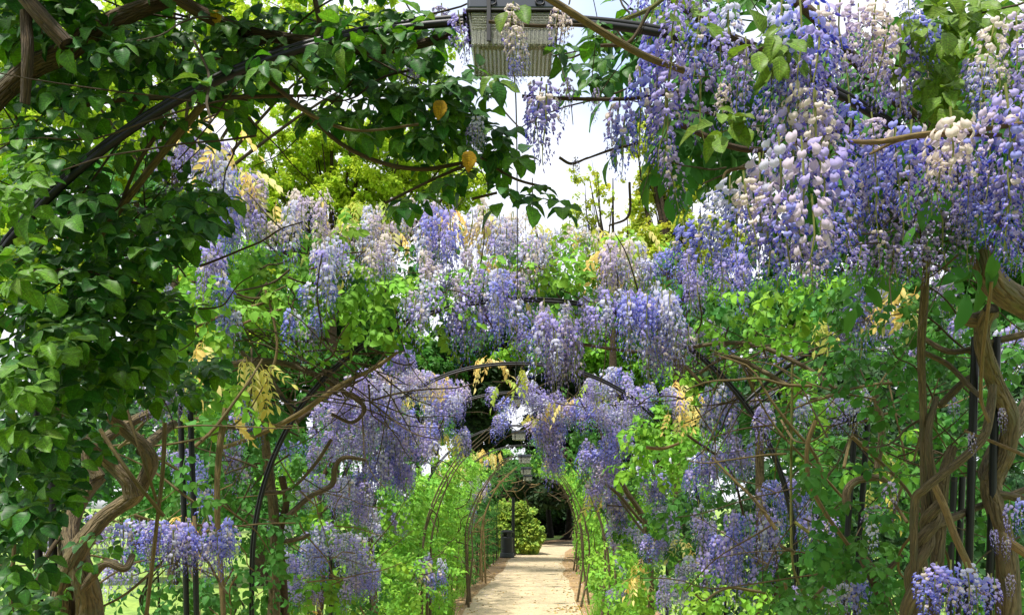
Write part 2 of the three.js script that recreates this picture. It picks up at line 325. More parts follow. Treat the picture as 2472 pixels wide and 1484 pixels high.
const soilMap = tex(512, 512, (u, v) => { const n = fbm(u * 60, v * 60, 41, 60, 4), m = fbm(u * 9, v * 9, 47, 9, 4), q = hash(Math.floor(u * 256), Math.floor(v * 256), 9); const k = 100 + n * 60 + m * 46 + (q > 0.965 ? 44 : q < 0.03 ? -40 : 0); return [k, k * 0.82, k * 0.58]; }, true, 0.8, 0.8);
const lawnG = new THREE.PlaneGeometry(500, 500).rotateX(-Math.PI / 2); { const p = lawnG.attributes.position, uv = lawnG.attributes.uv; for (let i = 0; i < p.count; i++) uv.setXY(i, p.getX(i), p.getZ(i)); }
struct('lawn', lawnG, new THREE.MeshStandardMaterial({ map: lawnMap, roughness: 1 }));
struct('flower_bed_soil', ribbon(-2.3, 2.3, 0.004, -3, 60, 0.3), new THREE.MeshStandardMaterial({ map: soilMap, bumpMap: soilMap, bumpScale: 0.015, roughness: 1 }));
struct('path', ribbon(-1.04, 1, 0.009, -3, 60, 0.22), new THREE.MeshStandardMaterial({ map: sandMap, bumpMap: sandBump, bumpScale: 0.006, roughness: 0.97 }));

// ---------- arches ----------
function hoopCurve(hw = 1.3, top = 2.77, spring = 1.5) {   // half an arch profile from left foot to right foot
  const P = [V(-hw, 0, 0), V(-hw, 0.5, 0), V(-hw, 1.0, 0)];
  for (let i = 0; i <= 24; i++) { const a = Math.PI * (1 - i / 24), c = Math.cos(a), s = Math.sin(a), e = 0.93; P.push(V(Math.sign(c) * Math.pow(Math.abs(c), e) * hw, spring - 0.05 + Math.pow(s, e) * (top - spring + 0.05), 0)); }
  P.push(V(hw, 1.0, 0), V(hw, 0.5, 0), V(hw, 0, 0)); return P;
}
const railGeo = sweep(hoopCurve(), [0.0075], 8, 90, 0), railOut = sweep(hoopCurve(1.3165, 2.7865), [0.0065], 8, 90, 0);
const strutGeo = sweep([V(0, 0, 0), V(0, 0.25, 0), V(0, 0.5, 0)], [0.006], 6, 2, 0), tieGeo = new THREE.CylinderGeometry(0.004, 0.004, 0.02, 6);
const archLabels = ['near black steel hoop overhead, carrying the large lamp', 'tall black hoop framing the middle of the walk, second from the viewer', 'slim dark hoop rising bare above the lilac mounds behind the second hoop', 'black hoop between the two big lilac mounds, holding the highest small lamp', 'thin hoop under the second highest small lamp', 'thin dark hoop carrying the third highest small lamp', 'dark hoop just behind the bluish flowers, with the fourth highest small lamp', 'narrow hoop with the lowest small lamp before the green roof', 'small hoop under green leaves near the far shrub', 'smallest hoop at the dark end of the walk'];
const ARCH = [1.54, 3.67, 5.35, 6.75, 9.6, 12.9, 15.7, 18.6, 21.6, 24.6];
function makeArch(d, i) {
  const a = thing('trellis_arch', archLabels[i], 'arch', V(axis(d) + (i === 1 ? 0.04 : 0), 0, -d), 'arches spanning the walk');
  part(a, 'inner_rail', railGeo, M.black).position.z = 0.0; part(a, 'outer_rail', railOut, M.black).position.z = -0.012;
  for (const s of [-1, 1]) for (const [ang, l] of [[0.95, 0.4]]) { const m = part(a, 'brace', strutGeo, M.black); m.position.set(s * 1.32 * Math.sin(ang), 1.5 + 1.27 * Math.cos(ang), -0.006); m.rotation.z = -s * ang; m.scale.y = l; }
  for (const s of [-1, 1]) for (const h of [0.5, 1.0]) { const m = part(a, 'rung', tieGeo, M.black); m.position.set(s * 1.31, h, -0.006); m.rotation.z = Math.PI / 2; }
  return a;
}
ARCH.forEach(makeArch);

// low ladder frames of two posts that stand behind the legs
function ladderFrame(x0, x1, d, h, lean, label) {
  const b = at((x0 + x1) / 2, HY, d); b.y = 0; const f = thing('garden_trellis', label, 'trellis', b, 'low trellis frames beside the walk');
  for (const x of [x0, x1]) { const bx = (x - (x0 + x1) / 2) / F * d; part(f, 'post', sweep([V(bx, 0, 0), V(bx, 0.9, 0), V(bx - lean * 0.25, 1.5, 0), V(bx - lean, h, 0)], [0.0115], 8, 16, 0), M.black); }
  for (const y of [0.55, 1.05, 1.55]) { const w = (x1 - x0) / F * d; const r = part(f, 'rung', new THREE.CylinderGeometry(0.006, 0.006, w - 0.024, 6), M.black); r.rotation.z = Math.PI / 2; r.position.set(y > 1.5 ? -lean * 0.27 : 0, y, 0); }
}
ladderFrame(2332, 2384, 2.3, 2.3, -0.03, 'black two post frame between the twisted trunk and the thick trunk');
ladderFrame(2032, 2062, 3.05, 2.2, -0.06, 'black two post frame behind the curled stems, hung with leaves');
ladderFrame(98, 133, 2.35, 2.2, 0.02, 'black two post frame beside the braided trunk');
ladderFrame(452, 476, 3.1, 2.2, 0.03, 'black two post frame behind the low lilac cluster');
ladderFrame(2292, 2312, 2.9, 1.9, -0.02, 'slim black two post frame just behind the twisted trunk');

// ---------- lamps and the cable along the crown ----------
const lens = new THREE.MeshPhysicalMaterial({ color: 0xcfd0c2, roughness: 0.15, transmission: 0.78, thickness: 0.002, ior: 1.4 });
const whiteTray = new THREE.MeshStandardMaterial({ color: 0xb9b49c, roughness: 0.5 }), rubber = new THREE.MeshStandardMaterial({ color: 0x0c0c0c, roughness: 0.6 });
function makeLamp() {
  const l = thing('bulkhead_lamp', '', 'lamp', V(0, 0, 0), 'lamps along the crown of the walk');
  part(l, 'housing', new RoundedBoxGeometry(0.176, 0.03, 0.1, 3, 0.006), M.housing).position.y = -0.015;
  part(l, 'gasket', new RoundedBoxGeometry(0.18, 0.006, 0.104, 2, 0.002), rubber).position.y = -0.033;
  const s = new THREE.Shape(); s.moveTo(-0.086, 0); s.lineTo(0.086, 0); s.lineTo(0.076, -0.078); s.lineTo(-0.076, -0.078); s.closePath();
  const h = new THREE.Shape(); h.moveTo(-0.0825, -0.001); h.lineTo(-0.0735, -0.0745); h.lineTo(0.0735, -0.0745); h.lineTo(0.0825, -0.001); h.closePath(); s.holes.push(new THREE.Path(h.getPoints()));
  const body = new THREE.ExtrudeGeometry(s, { depth: 0.09, bevelEnabled: false }).translate(0, -0.036, -0.045), ribs = [];
  for (const z of [0.0452, -0.0462]) ribs.push(new THREE.BoxGeometry(0.158, 0.075, 0.002).translate(0, -0.0735, z));
  for (let i = 0; i < 6; i++) ribs.push(new THREE.CylinderGeometry(0.0022, 0.0022, 0.16 - i * 0.001, 8).rotateZ(Math.PI / 2).translate(0, -0.042 - i * 0.0066, 0.0465));
  for (let i = 0; i < 19; i++) ribs.push(new THREE.CylinderGeometry(0.0019, 0.0019, 0.034, 8).translate(-0.072 + i * 0.008, -0.096, 0.0465));
  for (let i = 0; i < 19; i++) ribs.push(new THREE.CylinderGeometry(0.0019, 0.0019, 0.09, 8).rotateX(Math.PI / 2).translate(-0.072 + i * 0.008, -0.1145, 0));
  part(l, 'diffuser', mergeGeometries([body.toNonIndexed(), ...ribs.map((g) => g.toNonIndexed())]), lens);
  part(l, 'reflector', new THREE.BoxGeometry(0.14, 0.003, 0.075).rotateX(0.85).translate(0.004, -0.066, -0.012), whiteTray);
  part(l, 'tube', new THREE.CylinderGeometry(0.008, 0.008, 0.12, 12).rotateZ(Math.PI / 2).translate(0, -0.07, 0), whiteTray);
  part(l, 'strap', new RoundedBoxGeometry(0.008, 0.112, 0.003, 2, 0.001).translate(-0.046, -0.055, 0.053), M.black);
  for (const x of [-0.040, 0.052]) { const c = part(l, 'clip', new THREE.TorusGeometry(0.008, 0.0018, 8, 20), M.black); c.position.set(x, -0.016, 0.0525); }
  part(l, 'bracket', new RoundedBoxGeometry(0.2, 0.008, 0.02, 2, 0.002).translate(0, 0.006, -0.01), M.black);
  return l;
}
const lampSpots = [[1238, 36, 1.52, 1.0], [1241, 957, 6.75, 0.72], [1252, 1040, 9.6, 1.0], [1266, 1098, 12.9, 1.22], [1270, 1128, 15.7, 1.25], [1274, 1146, 18.6, 1.3]];
const lampLabels = ['large boxy lamp with ribbed glass hanging beneath the near hoop', 'highest of the small distant lamps, half veiled by flowers', 'second highest of the small distant lamps with bright glass', 'small distant lamp before the yellowish leaves, third from the top', 'small distant lamp just above the lowest one, fourth from the top', 'lowest and darkest of the small distant lamps'];
const lamp0 = makeLamp();
lampSpots.forEach(([x, y, d, s], i) => {
  const l = i ? lamp0.clone() : lamp0; if (i) { l.name = numbered('bulkhead_lamp'); scene.add(l); }
  l.userData = { ...lamp0.userData, label: lampLabels[i] }; l.position.copy(at(x, y, d)); l.scale.setScalar(s); if (!i) l.scale.y = 0.86; l.rotation.x = i ? 0 : -0.1;
});
const cable = thing('power_cable', 'thin dark cable running along the crown of the walk from lamp to lamp', 'cable', V(0, 2.75, -1.5));
part(cable, 'wire', sweep([[1240, 150, 1.56], [1247, 300, 1.9], [1249, 560, 2.8], [1249, 700, 3.6], [1246, 860, 5.2], [1243, 965, 6.8], [1252, 1042, 9.6], [1267, 1100, 12.9], [1270, 1130, 15.7], [1274, 1148, 18.6]].map(([x, y, d]) => at(x, y, d).sub(cable.position)), [0.0016, 0.0025, 0.004], 5, 90, 0), M.black);

// ---------- bin, post ----------
{
  const b = at(1224, HY, 25.4); b.y = 0.009; const bin = thing('litter_bin', 'dark grey round litter bin with a slot, before the yellow green shrub', 'bin', b);
  const lathe = (p) => new THREE.LatheGeometry(p.map(([x, y]) => new THREE.Vector2(x, y)), 32);
  part(bin, 'plinth', lathe([[0, 0], [0.245, 0], [0.245, 0.03], [0.235, 0.15], [0.225, 0.17], [0, 0.17]]), new THREE.MeshStandardMaterial({ color: 0x262d2c, roughness: 0.6 }));
  part(bin, 'body', lathe([[0.205, 0.17], [0.208, 0.2], [0.208, 0.62], [0.218, 0.635], [0.218, 0.66], [0.205, 0.67], [0.205, 0.69], [0, 0.69]]), M.binPaint);
  for (let k = 0; k < 4; k++) part(bin, 'slot_pillar', new RoundedBoxGeometry(0.15, 0.125, 0.03, 2, 0.008), M.binPaint).position.set(Math.sin(k * 1.571 + 0.35) * 0.19, 0.7525, Math.cos(k * 1.571 + 0.35) * 0.19), bin.children.at(-1).rotation.y = k * 1.571 + 0.35;
  part(bin, 'lid', lathe([[0.205, 0.815], [0.215, 0.82], [0.215, 0.87], [0.205, 0.885], [0.16, 0.905], [0.08, 0.915], [0, 0.917]]), M.binPaint);
  const p = at(1239, HY, 26.2); p.y = 0.009; const post = thing('black_post', 'plain black post standing right behind the litter bin', 'post', p);
  part(post, 'shaft', sweep([V(0, 0, 0), V(0, 1, 0), V(0, 2.0, 0)], [0.055], 12, 4, 0), M.black); part(post, 'collar', new THREE.CylinderGeometry(0.075, 0.085, 0.12, 14).translate(0, 0.06, 0), M.black);
}
// ---------- trees and shrubs ----------
function tree(name, label, px, d, topY, crown, opt = {}) {   // crown: [px, py, rx, ry] lobes at depth d
  const base = at(px, HY, d); base.y = 0; const t = thing(name, label, opt.category ?? 'tree', base, opt.group), k = F / d, list = [], cl = opt.clump ?? 0.3, limbs = [];
  const top = at(px + (opt.lean ?? 0), topY, d).sub(base), tr = opt.trunk ?? 0.22;
  part(t, 'trunk', sweep([V(0, -0.05, 0), V(top.x * 0.15, top.y * 0.3, 0), V(top.x * 0.6, top.y * 0.65, 0), top], [tr * 1.3, tr, tr * 0.6, tr * 0.12], 9, 22, 0.12), opt.tint === 'fir' ? M.darkBark : M.treeBark);
  for (const [lx, ly, rx, ry] of crown) {
    const c = at(lx, ly, d).sub(base), R = V(rx / k, ry / k, Math.max(rx, ry) / k * 0.85), from = V(top.x * 0.5, Math.min(c.y - R.y * 0.3, top.y * 0.6), 0).lerp(V(c.x, c.y, 0), 0.12); from.y = Math.max(0.4, from.y - R.y * 0.6);
    for (let b = 0; b < (opt.limbs ?? 3); b++) { const e = c.clone().add(V(gauss() * R.x, rr(-0.2, 0.9) * R.y, gauss() * R.z)), m = from.clone().lerp(e, 0.5).add(V(gauss() * 0.3, 0.25, gauss() * 0.3)); if (b < 3) part(t, 'limb', sweep([from, m, e], [tr * 0.42, tr * 0.25, tr * 0.06], 6, 10, 0.1), M.treeBark); else limbs.push(sweep([m, m.clone().lerp(e, 0.5).add(V(gauss() * 0.2, gauss() * 0.2, gauss() * 0.2)), e], [tr * 0.16, tr * 0.1, tr * 0.03], 5, 8, 0.1)); }
    const vol = R.x * R.y * 4.2, n = Math.round(1.9 * (opt.density ?? 2.6) * vol / (cl * cl));
    const tufts = Array.from({ length: opt.tufts ?? 16 }, () => V(gauss() * 1.5, gauss() * 1.5, gauss() * 1.5).clampLength(0.35, 1));
    for (let i = 0; i < n; i++) {
      const f = tufts[Math.floor(rnd() * tufts.length)], o = V(f.x + gauss() * 0.3, f.y + gauss() * 0.26, f.z + gauss() * 0.3);
      const p = c.clone().add(V(o.x * R.x, o.y * R.y, o.z * R.z)); if (p.y < 0.05) p.y = rr(0.05, 0.5);
      list.push(basis(p, V(gauss(), gauss() * 0.4, gauss()), V(gauss() * 0.3, 1, gauss() * 0.3), rr(0.7, 1.3) * cl / (opt.geo === 'clumpBig' ? 0.42 : 0.24)));
    }
  }
  if (limbs.length) part(t, 'branchlet', mergeGeometries(limbs), M.treeBark, 'stuff');
  const geos = G[opt.geo ?? 'clump'];
  geos.forEach((g, i) => copies(t, 'crown', g, LM.tree, list.filter((_, j) => j % geos.length === i), TINT[opt.tint ?? 'oak']));
  return t;
}
const Bt = 'trees beyond the walk';
tree('oak_tree', 'bright yellow green spreading tree whose dark limbs show through, seen beyond the left lilac mound', 800, 21, 290, [[620, 430, 120, 110], [720, 360, 130, 100], [850, 380, 150, 110], [960, 430, 110, 100], [780, 480, 170, 80], [900, 500, 140, 70], [640, 540, 110, 90], [1010, 360, 80, 90], [1130, 480, 70, 70], [1070, 420, 80, 80], [700, 500, 120, 80], [860, 300, 120, 60]], { clump: 0.27, density: 2.3, limbs: 4, tufts: 26, trunk: 0.2, group: Bt });
tree('willow_tree', 'pale thin crowned tree with wispy bare twigs against the white sky', 1480, 23, 430, [[1440, 480, 70, 90], [1500, 540, 90, 90], [1420, 570, 60, 60]], { clump: 0.28, density: 0.4, limbs: 9, tint: 'pale', trunk: 0.14, group: Bt });
tree('lime_tree', 'dense yellow green tree filling the gap left of the hanging blue clusters', 1640, 20, 300, [[1580, 420, 70, 80], [1570, 330, 60, 70], [1640, 470, 90, 110], [1580, 560, 90, 80], [1700, 560, 110, 110], [1640, 640, 120, 80]], { clump: 0.3, density: 2.6, limbs: 4, tint: 'pale', trunk: 0.2, group: Bt });
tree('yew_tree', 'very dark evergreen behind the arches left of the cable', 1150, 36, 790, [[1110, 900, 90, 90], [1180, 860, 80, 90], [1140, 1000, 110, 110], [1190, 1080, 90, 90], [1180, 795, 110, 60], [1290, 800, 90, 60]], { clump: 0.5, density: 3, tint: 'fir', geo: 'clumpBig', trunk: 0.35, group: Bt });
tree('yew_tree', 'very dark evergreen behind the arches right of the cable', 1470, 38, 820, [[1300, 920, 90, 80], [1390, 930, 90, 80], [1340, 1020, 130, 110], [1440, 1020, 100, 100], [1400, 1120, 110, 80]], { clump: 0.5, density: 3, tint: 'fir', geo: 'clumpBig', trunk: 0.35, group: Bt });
tree('maple_tree', 'mid green leafy tree rising between the left mound and the dark evergreens', 1050, 32, 840, [[1040, 900, 60, 50], [1000, 940, 70, 60], [1080, 900, 40, 40], [980, 1020, 110, 80], [900, 850, 90, 60], [1130, 840, 70, 40], [820, 900, 90, 90]], { clump: 0.4, density: 2.4, tint: 'deep', geo: 'clumpBig', group: Bt });
tree('maple_tree', 'fresh green tree behind the right hand lilac clusters', 1590, 30, 860, [[1480, 900, 60, 60], [1400, 850, 90, 40], [1500, 830, 90, 40], [1280, 850, 90, 30], [1700, 840, 90, 50], [1580, 920, 110, 70], [1680, 910, 80, 60], [1600, 1010, 160, 90], [1760, 980, 90, 110]], { clump: 0.42, density: 2.4, tint: 'bright', geo: 'clumpBig', group: Bt });
tree('beech_tree', 'tall green tree far behind the dark left foliage', 330, 26, 150, [[200, 300, 220, 170], [420, 330, 170, 150], [120, 560, 240, 220], [380, 600, 220, 180], [560, 780, 180, 150]], { clump: 0.45, density: 2.0, tint: 'oak', geo: 'clumpBig', group: Bt });
tree('beech_tree', 'tall green tree far behind the heavy right hand blossom', 2100, 26, 150, [[1900, 360, 190, 170], [2200, 330, 220, 190], [2400, 560, 200, 220], [2000, 620, 200, 200], [2250, 780, 220, 150], [1850, 800, 140, 110], [2450, 720, 160, 170], [2440, 250, 160, 170]], { clump: 0.45, density: 2.0, tint: 'deep', geo: 'clumpBig', group: Bt });
tree('thorn_tree', 'low dark tree seen through the stems on the left side', 640, 17, 800, [[480, 930, 190, 130], [700, 960, 170, 120], [330, 1080, 200, 150], [580, 1130, 190, 130]], { clump: 0.36, density: 2.2, tint: 'deep', geo: 'clumpBig', group: Bt });
tree('thorn_tree', 'low dark tree seen through the stems on the right side', 1990, 15, 800, [[1850, 960, 160, 120], [2050, 950, 180, 120], [2280, 1000, 200, 160], [2000, 1130, 220, 140], [2330, 1230, 190, 140]], { clump: 0.36, density: 2.4, tint: 'dark', geo: 'clumpBig', group: Bt });
for (const [i, [px, d, lobes, tint, l]] of [
  [760, 46, [[640, 900, 170, 110], [820, 880, 150, 110], [920, 940, 120, 90], [560, 1000, 160, 110]], 'deep', 'distant round tree behind the left lilac bank'], [1010, 50, [[980, 870, 120, 80], [1080, 900, 110, 90], [1000, 990, 150, 110], [930, 830, 120, 60], [1130, 960, 120, 100]], 'bright', 'distant light green tree left of the dark evergreens'],
  [1560, 48, [[1460, 880, 120, 90], [1580, 860, 130, 100], [1700, 900, 130, 100], [1520, 990, 160, 110]], 'deep', 'distant round tree right of the dark evergreens'], [1830, 44, [[1800, 860, 160, 120], [1940, 900, 150, 120], [1760, 1010, 170, 110]], 'bright', 'distant broad tree behind the straight brown trunk'],
  [640, 33, [[560, 640, 140, 110], [700, 690, 160, 110], [880, 720, 150, 90], [760, 800, 170, 100]], 'deep', 'mid distance tree filling the gaps below the left lilac mound'], [1480, 34, [[1320, 760, 120, 60], [1460, 740, 140, 80], [1620, 760, 140, 90], [1780, 720, 120, 110]], 'deep', 'mid distance tree filling the gaps below the right hand mound'],
].entries()) tree('broadleaf_tree', l, px, d, lobes[0][1] - 40, lobes, { clump: 0.62, density: 2.6, tint, geo: 'clumpBig', limbs: 3, group: Bt });
tree('plane_tree', 'tall bright green tree glowing through the leaves above the near hoop', 420, 17, -200, [[180, 60, 200, 130], [430, 30, 190, 130], [680, 60, 190, 120], [900, 80, 150, 100], [1030, 150, 80, 70], [300, 230, 180, 110], [80, 260, 150, 140], [560, 180, 150, 70]], { clump: 0.24, density: 2.2, limbs: 1, tufts: 24, tint: 'oak', trunk: 0.1, group: Bt });
// the dark grove that the walk runs into
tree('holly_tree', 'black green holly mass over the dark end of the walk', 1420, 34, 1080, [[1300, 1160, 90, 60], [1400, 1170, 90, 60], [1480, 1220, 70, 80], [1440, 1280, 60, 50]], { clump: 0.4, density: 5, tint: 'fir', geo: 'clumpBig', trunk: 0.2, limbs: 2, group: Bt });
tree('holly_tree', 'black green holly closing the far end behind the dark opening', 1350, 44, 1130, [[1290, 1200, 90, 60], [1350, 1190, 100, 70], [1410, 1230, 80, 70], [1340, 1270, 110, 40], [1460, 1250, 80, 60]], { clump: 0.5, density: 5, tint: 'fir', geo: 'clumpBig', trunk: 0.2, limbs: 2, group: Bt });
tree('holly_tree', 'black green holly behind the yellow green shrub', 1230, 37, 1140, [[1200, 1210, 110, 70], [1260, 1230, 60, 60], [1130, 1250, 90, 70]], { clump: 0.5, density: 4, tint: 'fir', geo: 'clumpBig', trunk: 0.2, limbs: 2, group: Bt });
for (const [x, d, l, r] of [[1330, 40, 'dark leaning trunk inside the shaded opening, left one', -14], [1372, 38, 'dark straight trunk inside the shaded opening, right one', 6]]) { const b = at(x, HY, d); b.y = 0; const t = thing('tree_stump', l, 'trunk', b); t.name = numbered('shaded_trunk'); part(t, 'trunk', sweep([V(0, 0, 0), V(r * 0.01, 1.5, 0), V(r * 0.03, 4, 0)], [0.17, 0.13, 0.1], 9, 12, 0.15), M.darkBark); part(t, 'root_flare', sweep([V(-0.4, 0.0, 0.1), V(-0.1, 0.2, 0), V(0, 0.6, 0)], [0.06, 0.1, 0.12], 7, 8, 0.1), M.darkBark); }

function shrub(name, label, px, d, lobes, o) {
  const b = at(px, HY, d); b.y = 0; const s = thing(name, label, 'shrub', b, o.group);
  for (let i = 0; i < 4; i++) part(s, 'stem', sweep([V(rr(-0.15, 0.15), 0, rr(-0.15, 0.15)), V(rr(-0.3, 0.3), 0.5, rr(-0.2, 0.2)), V(rr(-0.5, 0.5), 1.1, rr(-0.3, 0.3))], [0.025, 0.018, 0.006], 6, 8, 0.1), M.treeBark);
  foliage(s, 'foliage', o.geos ?? G.spray, LM.mid, TINT[o.tint], lobes.map(([x, y, rx, ry, dz = 0, L = 3]) => [x, y, rx, ry, d + dz, rx / F * d * 0.8, L]), o.size ?? 0.22, { out: 0.9, face: o.face, scale: o.scale });
  return s;
}
const bigLeaf = [0, 1, 2].map(() => leafSpray(9, 0.16, 0.105, 4));
shrub('laurel_shrub', 'rounded yellow green shrub with broad glossy leaves behind the litter bin', 1262, 27.2, [[1245, 1272, 44, 52, 0, 5], [1215, 1258, 36, 40, 0.3, 4], [1278, 1300, 26, 36, -0.3, 5], [1262, 1240, 26, 22, -0.1, 4], [1225, 1232, 18, 14, 0.1, 4], [1292, 1278, 12, 16, -0.4, 4]], { tint: 'laurel', geos: bigLeaf, size: 0.22 });
shrub('laurel_shrub', 'dull green shrub just left of the litter bin', 1185, 27.6, [[1185, 1300, 34, 48, 0, 5], [1150, 1290, 34, 50, 0.4, 4]], { tint: 'deep', geos: bigLeaf, size: 0.22 });
for (const [px, d, lobes, tint, label] of [
  [1330, 9, [[2080, 1150, 150, 110, 0, 3], [2250, 1240, 170, 150, 0.5, 3], [2420, 1150, 120, 200, 0, 3]], 'dark', 'dark shrub seen between the right hand trunks'],
  [560, 9.5, [[520, 1200, 130, 110, 0, 2.4], [680, 1230, 110, 120, 0.4, 2.4], [420, 1080, 120, 90, 0, 2.2]], 'deep', 'green shrub standing on the lawn behind the left hand stems'],
  [1780, 8.5, [[1760, 1250, 120, 120, 0, 3], [1880, 1180, 110, 130, 0.3, 3], [1820, 1400, 140, 90, 0, 3]], 'dark', 'dark green shrub behind the mid right lilac clusters'],
  [860, 9, [[830, 1270, 110, 110, 0, 3], [760, 1160, 100, 110, 0.4, 3], [880, 1400, 100, 80, 0, 3]], 'deep', 'dark green shrub behind the mid left lilac clusters'],
  [2150, 5.6, [[1930, 1230, 120, 230, 0, 3.4], [2130, 1150, 150, 300, 0.2, 3.4], [2340, 1130, 160, 330, 0.1, 3.4]], 'dark', 'deep green shrub wall close behind the right hand posts'],
  [480, 10.5, [[380, 1130, 190, 130, 0, 3], [560, 1110, 150, 130, 0.3, 3], [250, 1000, 170, 150, 0.2, 3]], 'deep', 'tall green shrub beyond the lawn left of the second hoop'],
  [120, 6.5, [[60, 1150, 150, 160, 0, 3], [180, 1000, 140, 150, 0.3, 3]], 'dark', 'dark shrub behind the left edge leaves'],
]) { const s = shrub('garden_shrub', label, lobes[0][0], d, lobes, { tint, geos: G.sprayFar, size: 0.26, group: 'shrubs outside the walk' }); }

// ---------- the climbers ----------
function climber(name, label, px, d, group) { const b = at(px, HY, d); b.y = 0; return thing(name, label, 'climber', b, group); }

// 1. broad leaved climber over the near left
const A = climber('broad_leaved_climber', 'broad leaved green climber on a braided trunk, filling the near left', 188, 2.4);
{
  const L = (p, m = M.vine, r) => limb(A, 'branch', p, m, 10, r);
  limb(A, 'trunk', [[160, 1640, 2.4, 46], [172, 1480, 2.4, 34], [178, 1380, 2.4, 30], [176, 1290, 2.38, 25]], M.vine, 12, 0.22);
  limb(A, 'trunk', [[222, 1640, 2.36, 34], [214, 1470, 2.35, 27], [196, 1380, 2.3, 24], [168, 1300, 2.34, 18], [182, 1228, 2.4, 18], [212, 1178, 2.42, 17], [240, 1150, 2.45, 15]], M.vine, 10, 0.18);
  limb(A, 'trunk', [[142, 1600, 2.35, 22], [150, 1430, 2.33, 21], [186, 1330, 2.28, 21], [240, 1260, 2.3, 19], [290, 1222, 2.32, 18], [326, 1196, 2.32, 17], [352, 1150, 2.32, 16], [362, 1110, 2.3, 16], [340, 1072, 2.28, 15], [298, 1038, 2.25, 14], [262, 1000, 2.2, 12]], M.vine, 10, 0.15);
  L([[318, 1200, 2.27, 18], [306, 1162, 2.26, 17], [270, 1122, 2.25, 17], [220, 1076, 2.2, 16], [160, 1030, 2.15, 14], [120, 960, 2.1, 11]]);
  L([[238, 1152, 2.4, 15], [210, 1100, 2.4, 14], [250, 1060, 2.4, 12], [330, 1010, 2.5, 11], [390, 990, 2.6, 9]]);
  L([[340, 1090, 2.3, 12], [370, 1060, 2.4, 11], [420, 1020, 2.5, 9]]);
  L([[200, 1420, 2.3, 10], [250, 1360, 2.25, 10], [300, 1372, 2.25, 9], [320, 1340, 2.3, 7]]);
  L([[100, 1500, 2.2, 14], [60, 1440, 2.2, 12], [40, 1390, 2.2, 9]]);
  for (const s of [[[299, 970, 2.2, 4], [335, 1080, 2.2, 4], [378, 1210, 2.25, 4]], [[240, 1036, 2.15, 5], [310, 1140, 2.15, 5], [395, 1246, 2.2, 5]], [[397, 1020, 2.2, 5], [392, 1140, 2.2, 5], [378, 1264, 2.2, 5], [350, 1500, 2.25, 5]], [[30, 1500, 1.9, 5], [26, 1440, 1.9, 5], [34, 1300, 1.9, 4]], [[545, 985, 2.9, 8], [528, 1100, 2.9, 8], [524, 1250, 2.9, 7], [540, 1500, 2.9, 7]]]) limb(A, 'stem', s, M.stem, 6);
  L([[-60, 300, 1.55, 21], [0, 228, 1.55, 20], [80, 160, 1.55, 22], [150, 128, 1.54, 22], [230, 70, 1.54, 20], [330, 25, 1.55, 17], [430, -10, 1.56, 15]], M.darkVine);
  L([[40, -30, 1.45, 17], [100, 40, 1.44, 18], [160, 106, 1.45, 18]], M.darkVine);
  L([[420, -10, 1.52, 15], [500, 38, 1.55, 15], [600, 78, 1.58, 14], [690, 92, 1.6, 13], [800, 112, 1.6, 13], [920, 116, 1.6, 12], [1020, 104, 1.6, 10], [1090, 80, 1.6, 8]], M.darkVine);
  L([[60, 30, 1.45, 12], [66, 130, 1.44, 12], [60, 250, 1.46, 11]], M.darkVine);
  L([[640, 190, 1.6, 5], [740, 270, 1.6, 5], [820, 345, 1.6, 5], [920, 392, 1.6, 5], [1020, 408, 1.6, 5], [1120, 392, 1.6, 4]], M.twig);
  L([[490, 250, 1.6, 8], [400, 360, 1.62, 8], [330, 450, 1.65, 8], [240, 570, 1.7, 7]], M.stem); L([[400, 290, 1.6, 4], [330, 400, 1.6, 4], [280, 520, 1.7, 4]], M.twig);
  L([[760, 0, 1.6, 6], [770, 60, 1.6, 6], [752, 110, 1.6, 5]], M.twig); L([[120, 270, 1.5, 4], [300, 240, 1.55, 5], [520, 235, 1.6, 5], [760, 230, 1.65, 3]], M.twig);
  L([[700, 250, 1.55, 4], [800, 300, 1.55, 4], [880, 315, 1.55, 3], [1010, 300, 1.55, 3]], M.stem); L([[1160, 380, 1.6, 3], [1240, 430, 1.6, 3], [1330, 455, 1.6, 3]], M.twig); L([[930, 490, 1.6, 3], [1030, 440, 1.6, 3], [1120, 400, 1.6, 4]], M.twig); L([[1140, 480, 1.6, 3], [1200, 465, 1.6, 3]], M.twig);
  L([[190, 1240, 2.4, 5], [120, 1330, 2.3, 5], [90, 1400, 2.3, 4]], M.twig);
  tangle(A, [[300, 150, 380, 150, 1.65, 0.15, 22, 0.5], [300, 600, 250, 260, 1.9, 0.2, 22, 0.4], [850, 200, 280, 130, 1.7, 0.12, 16, 0.4]], M.twig, 2.2);
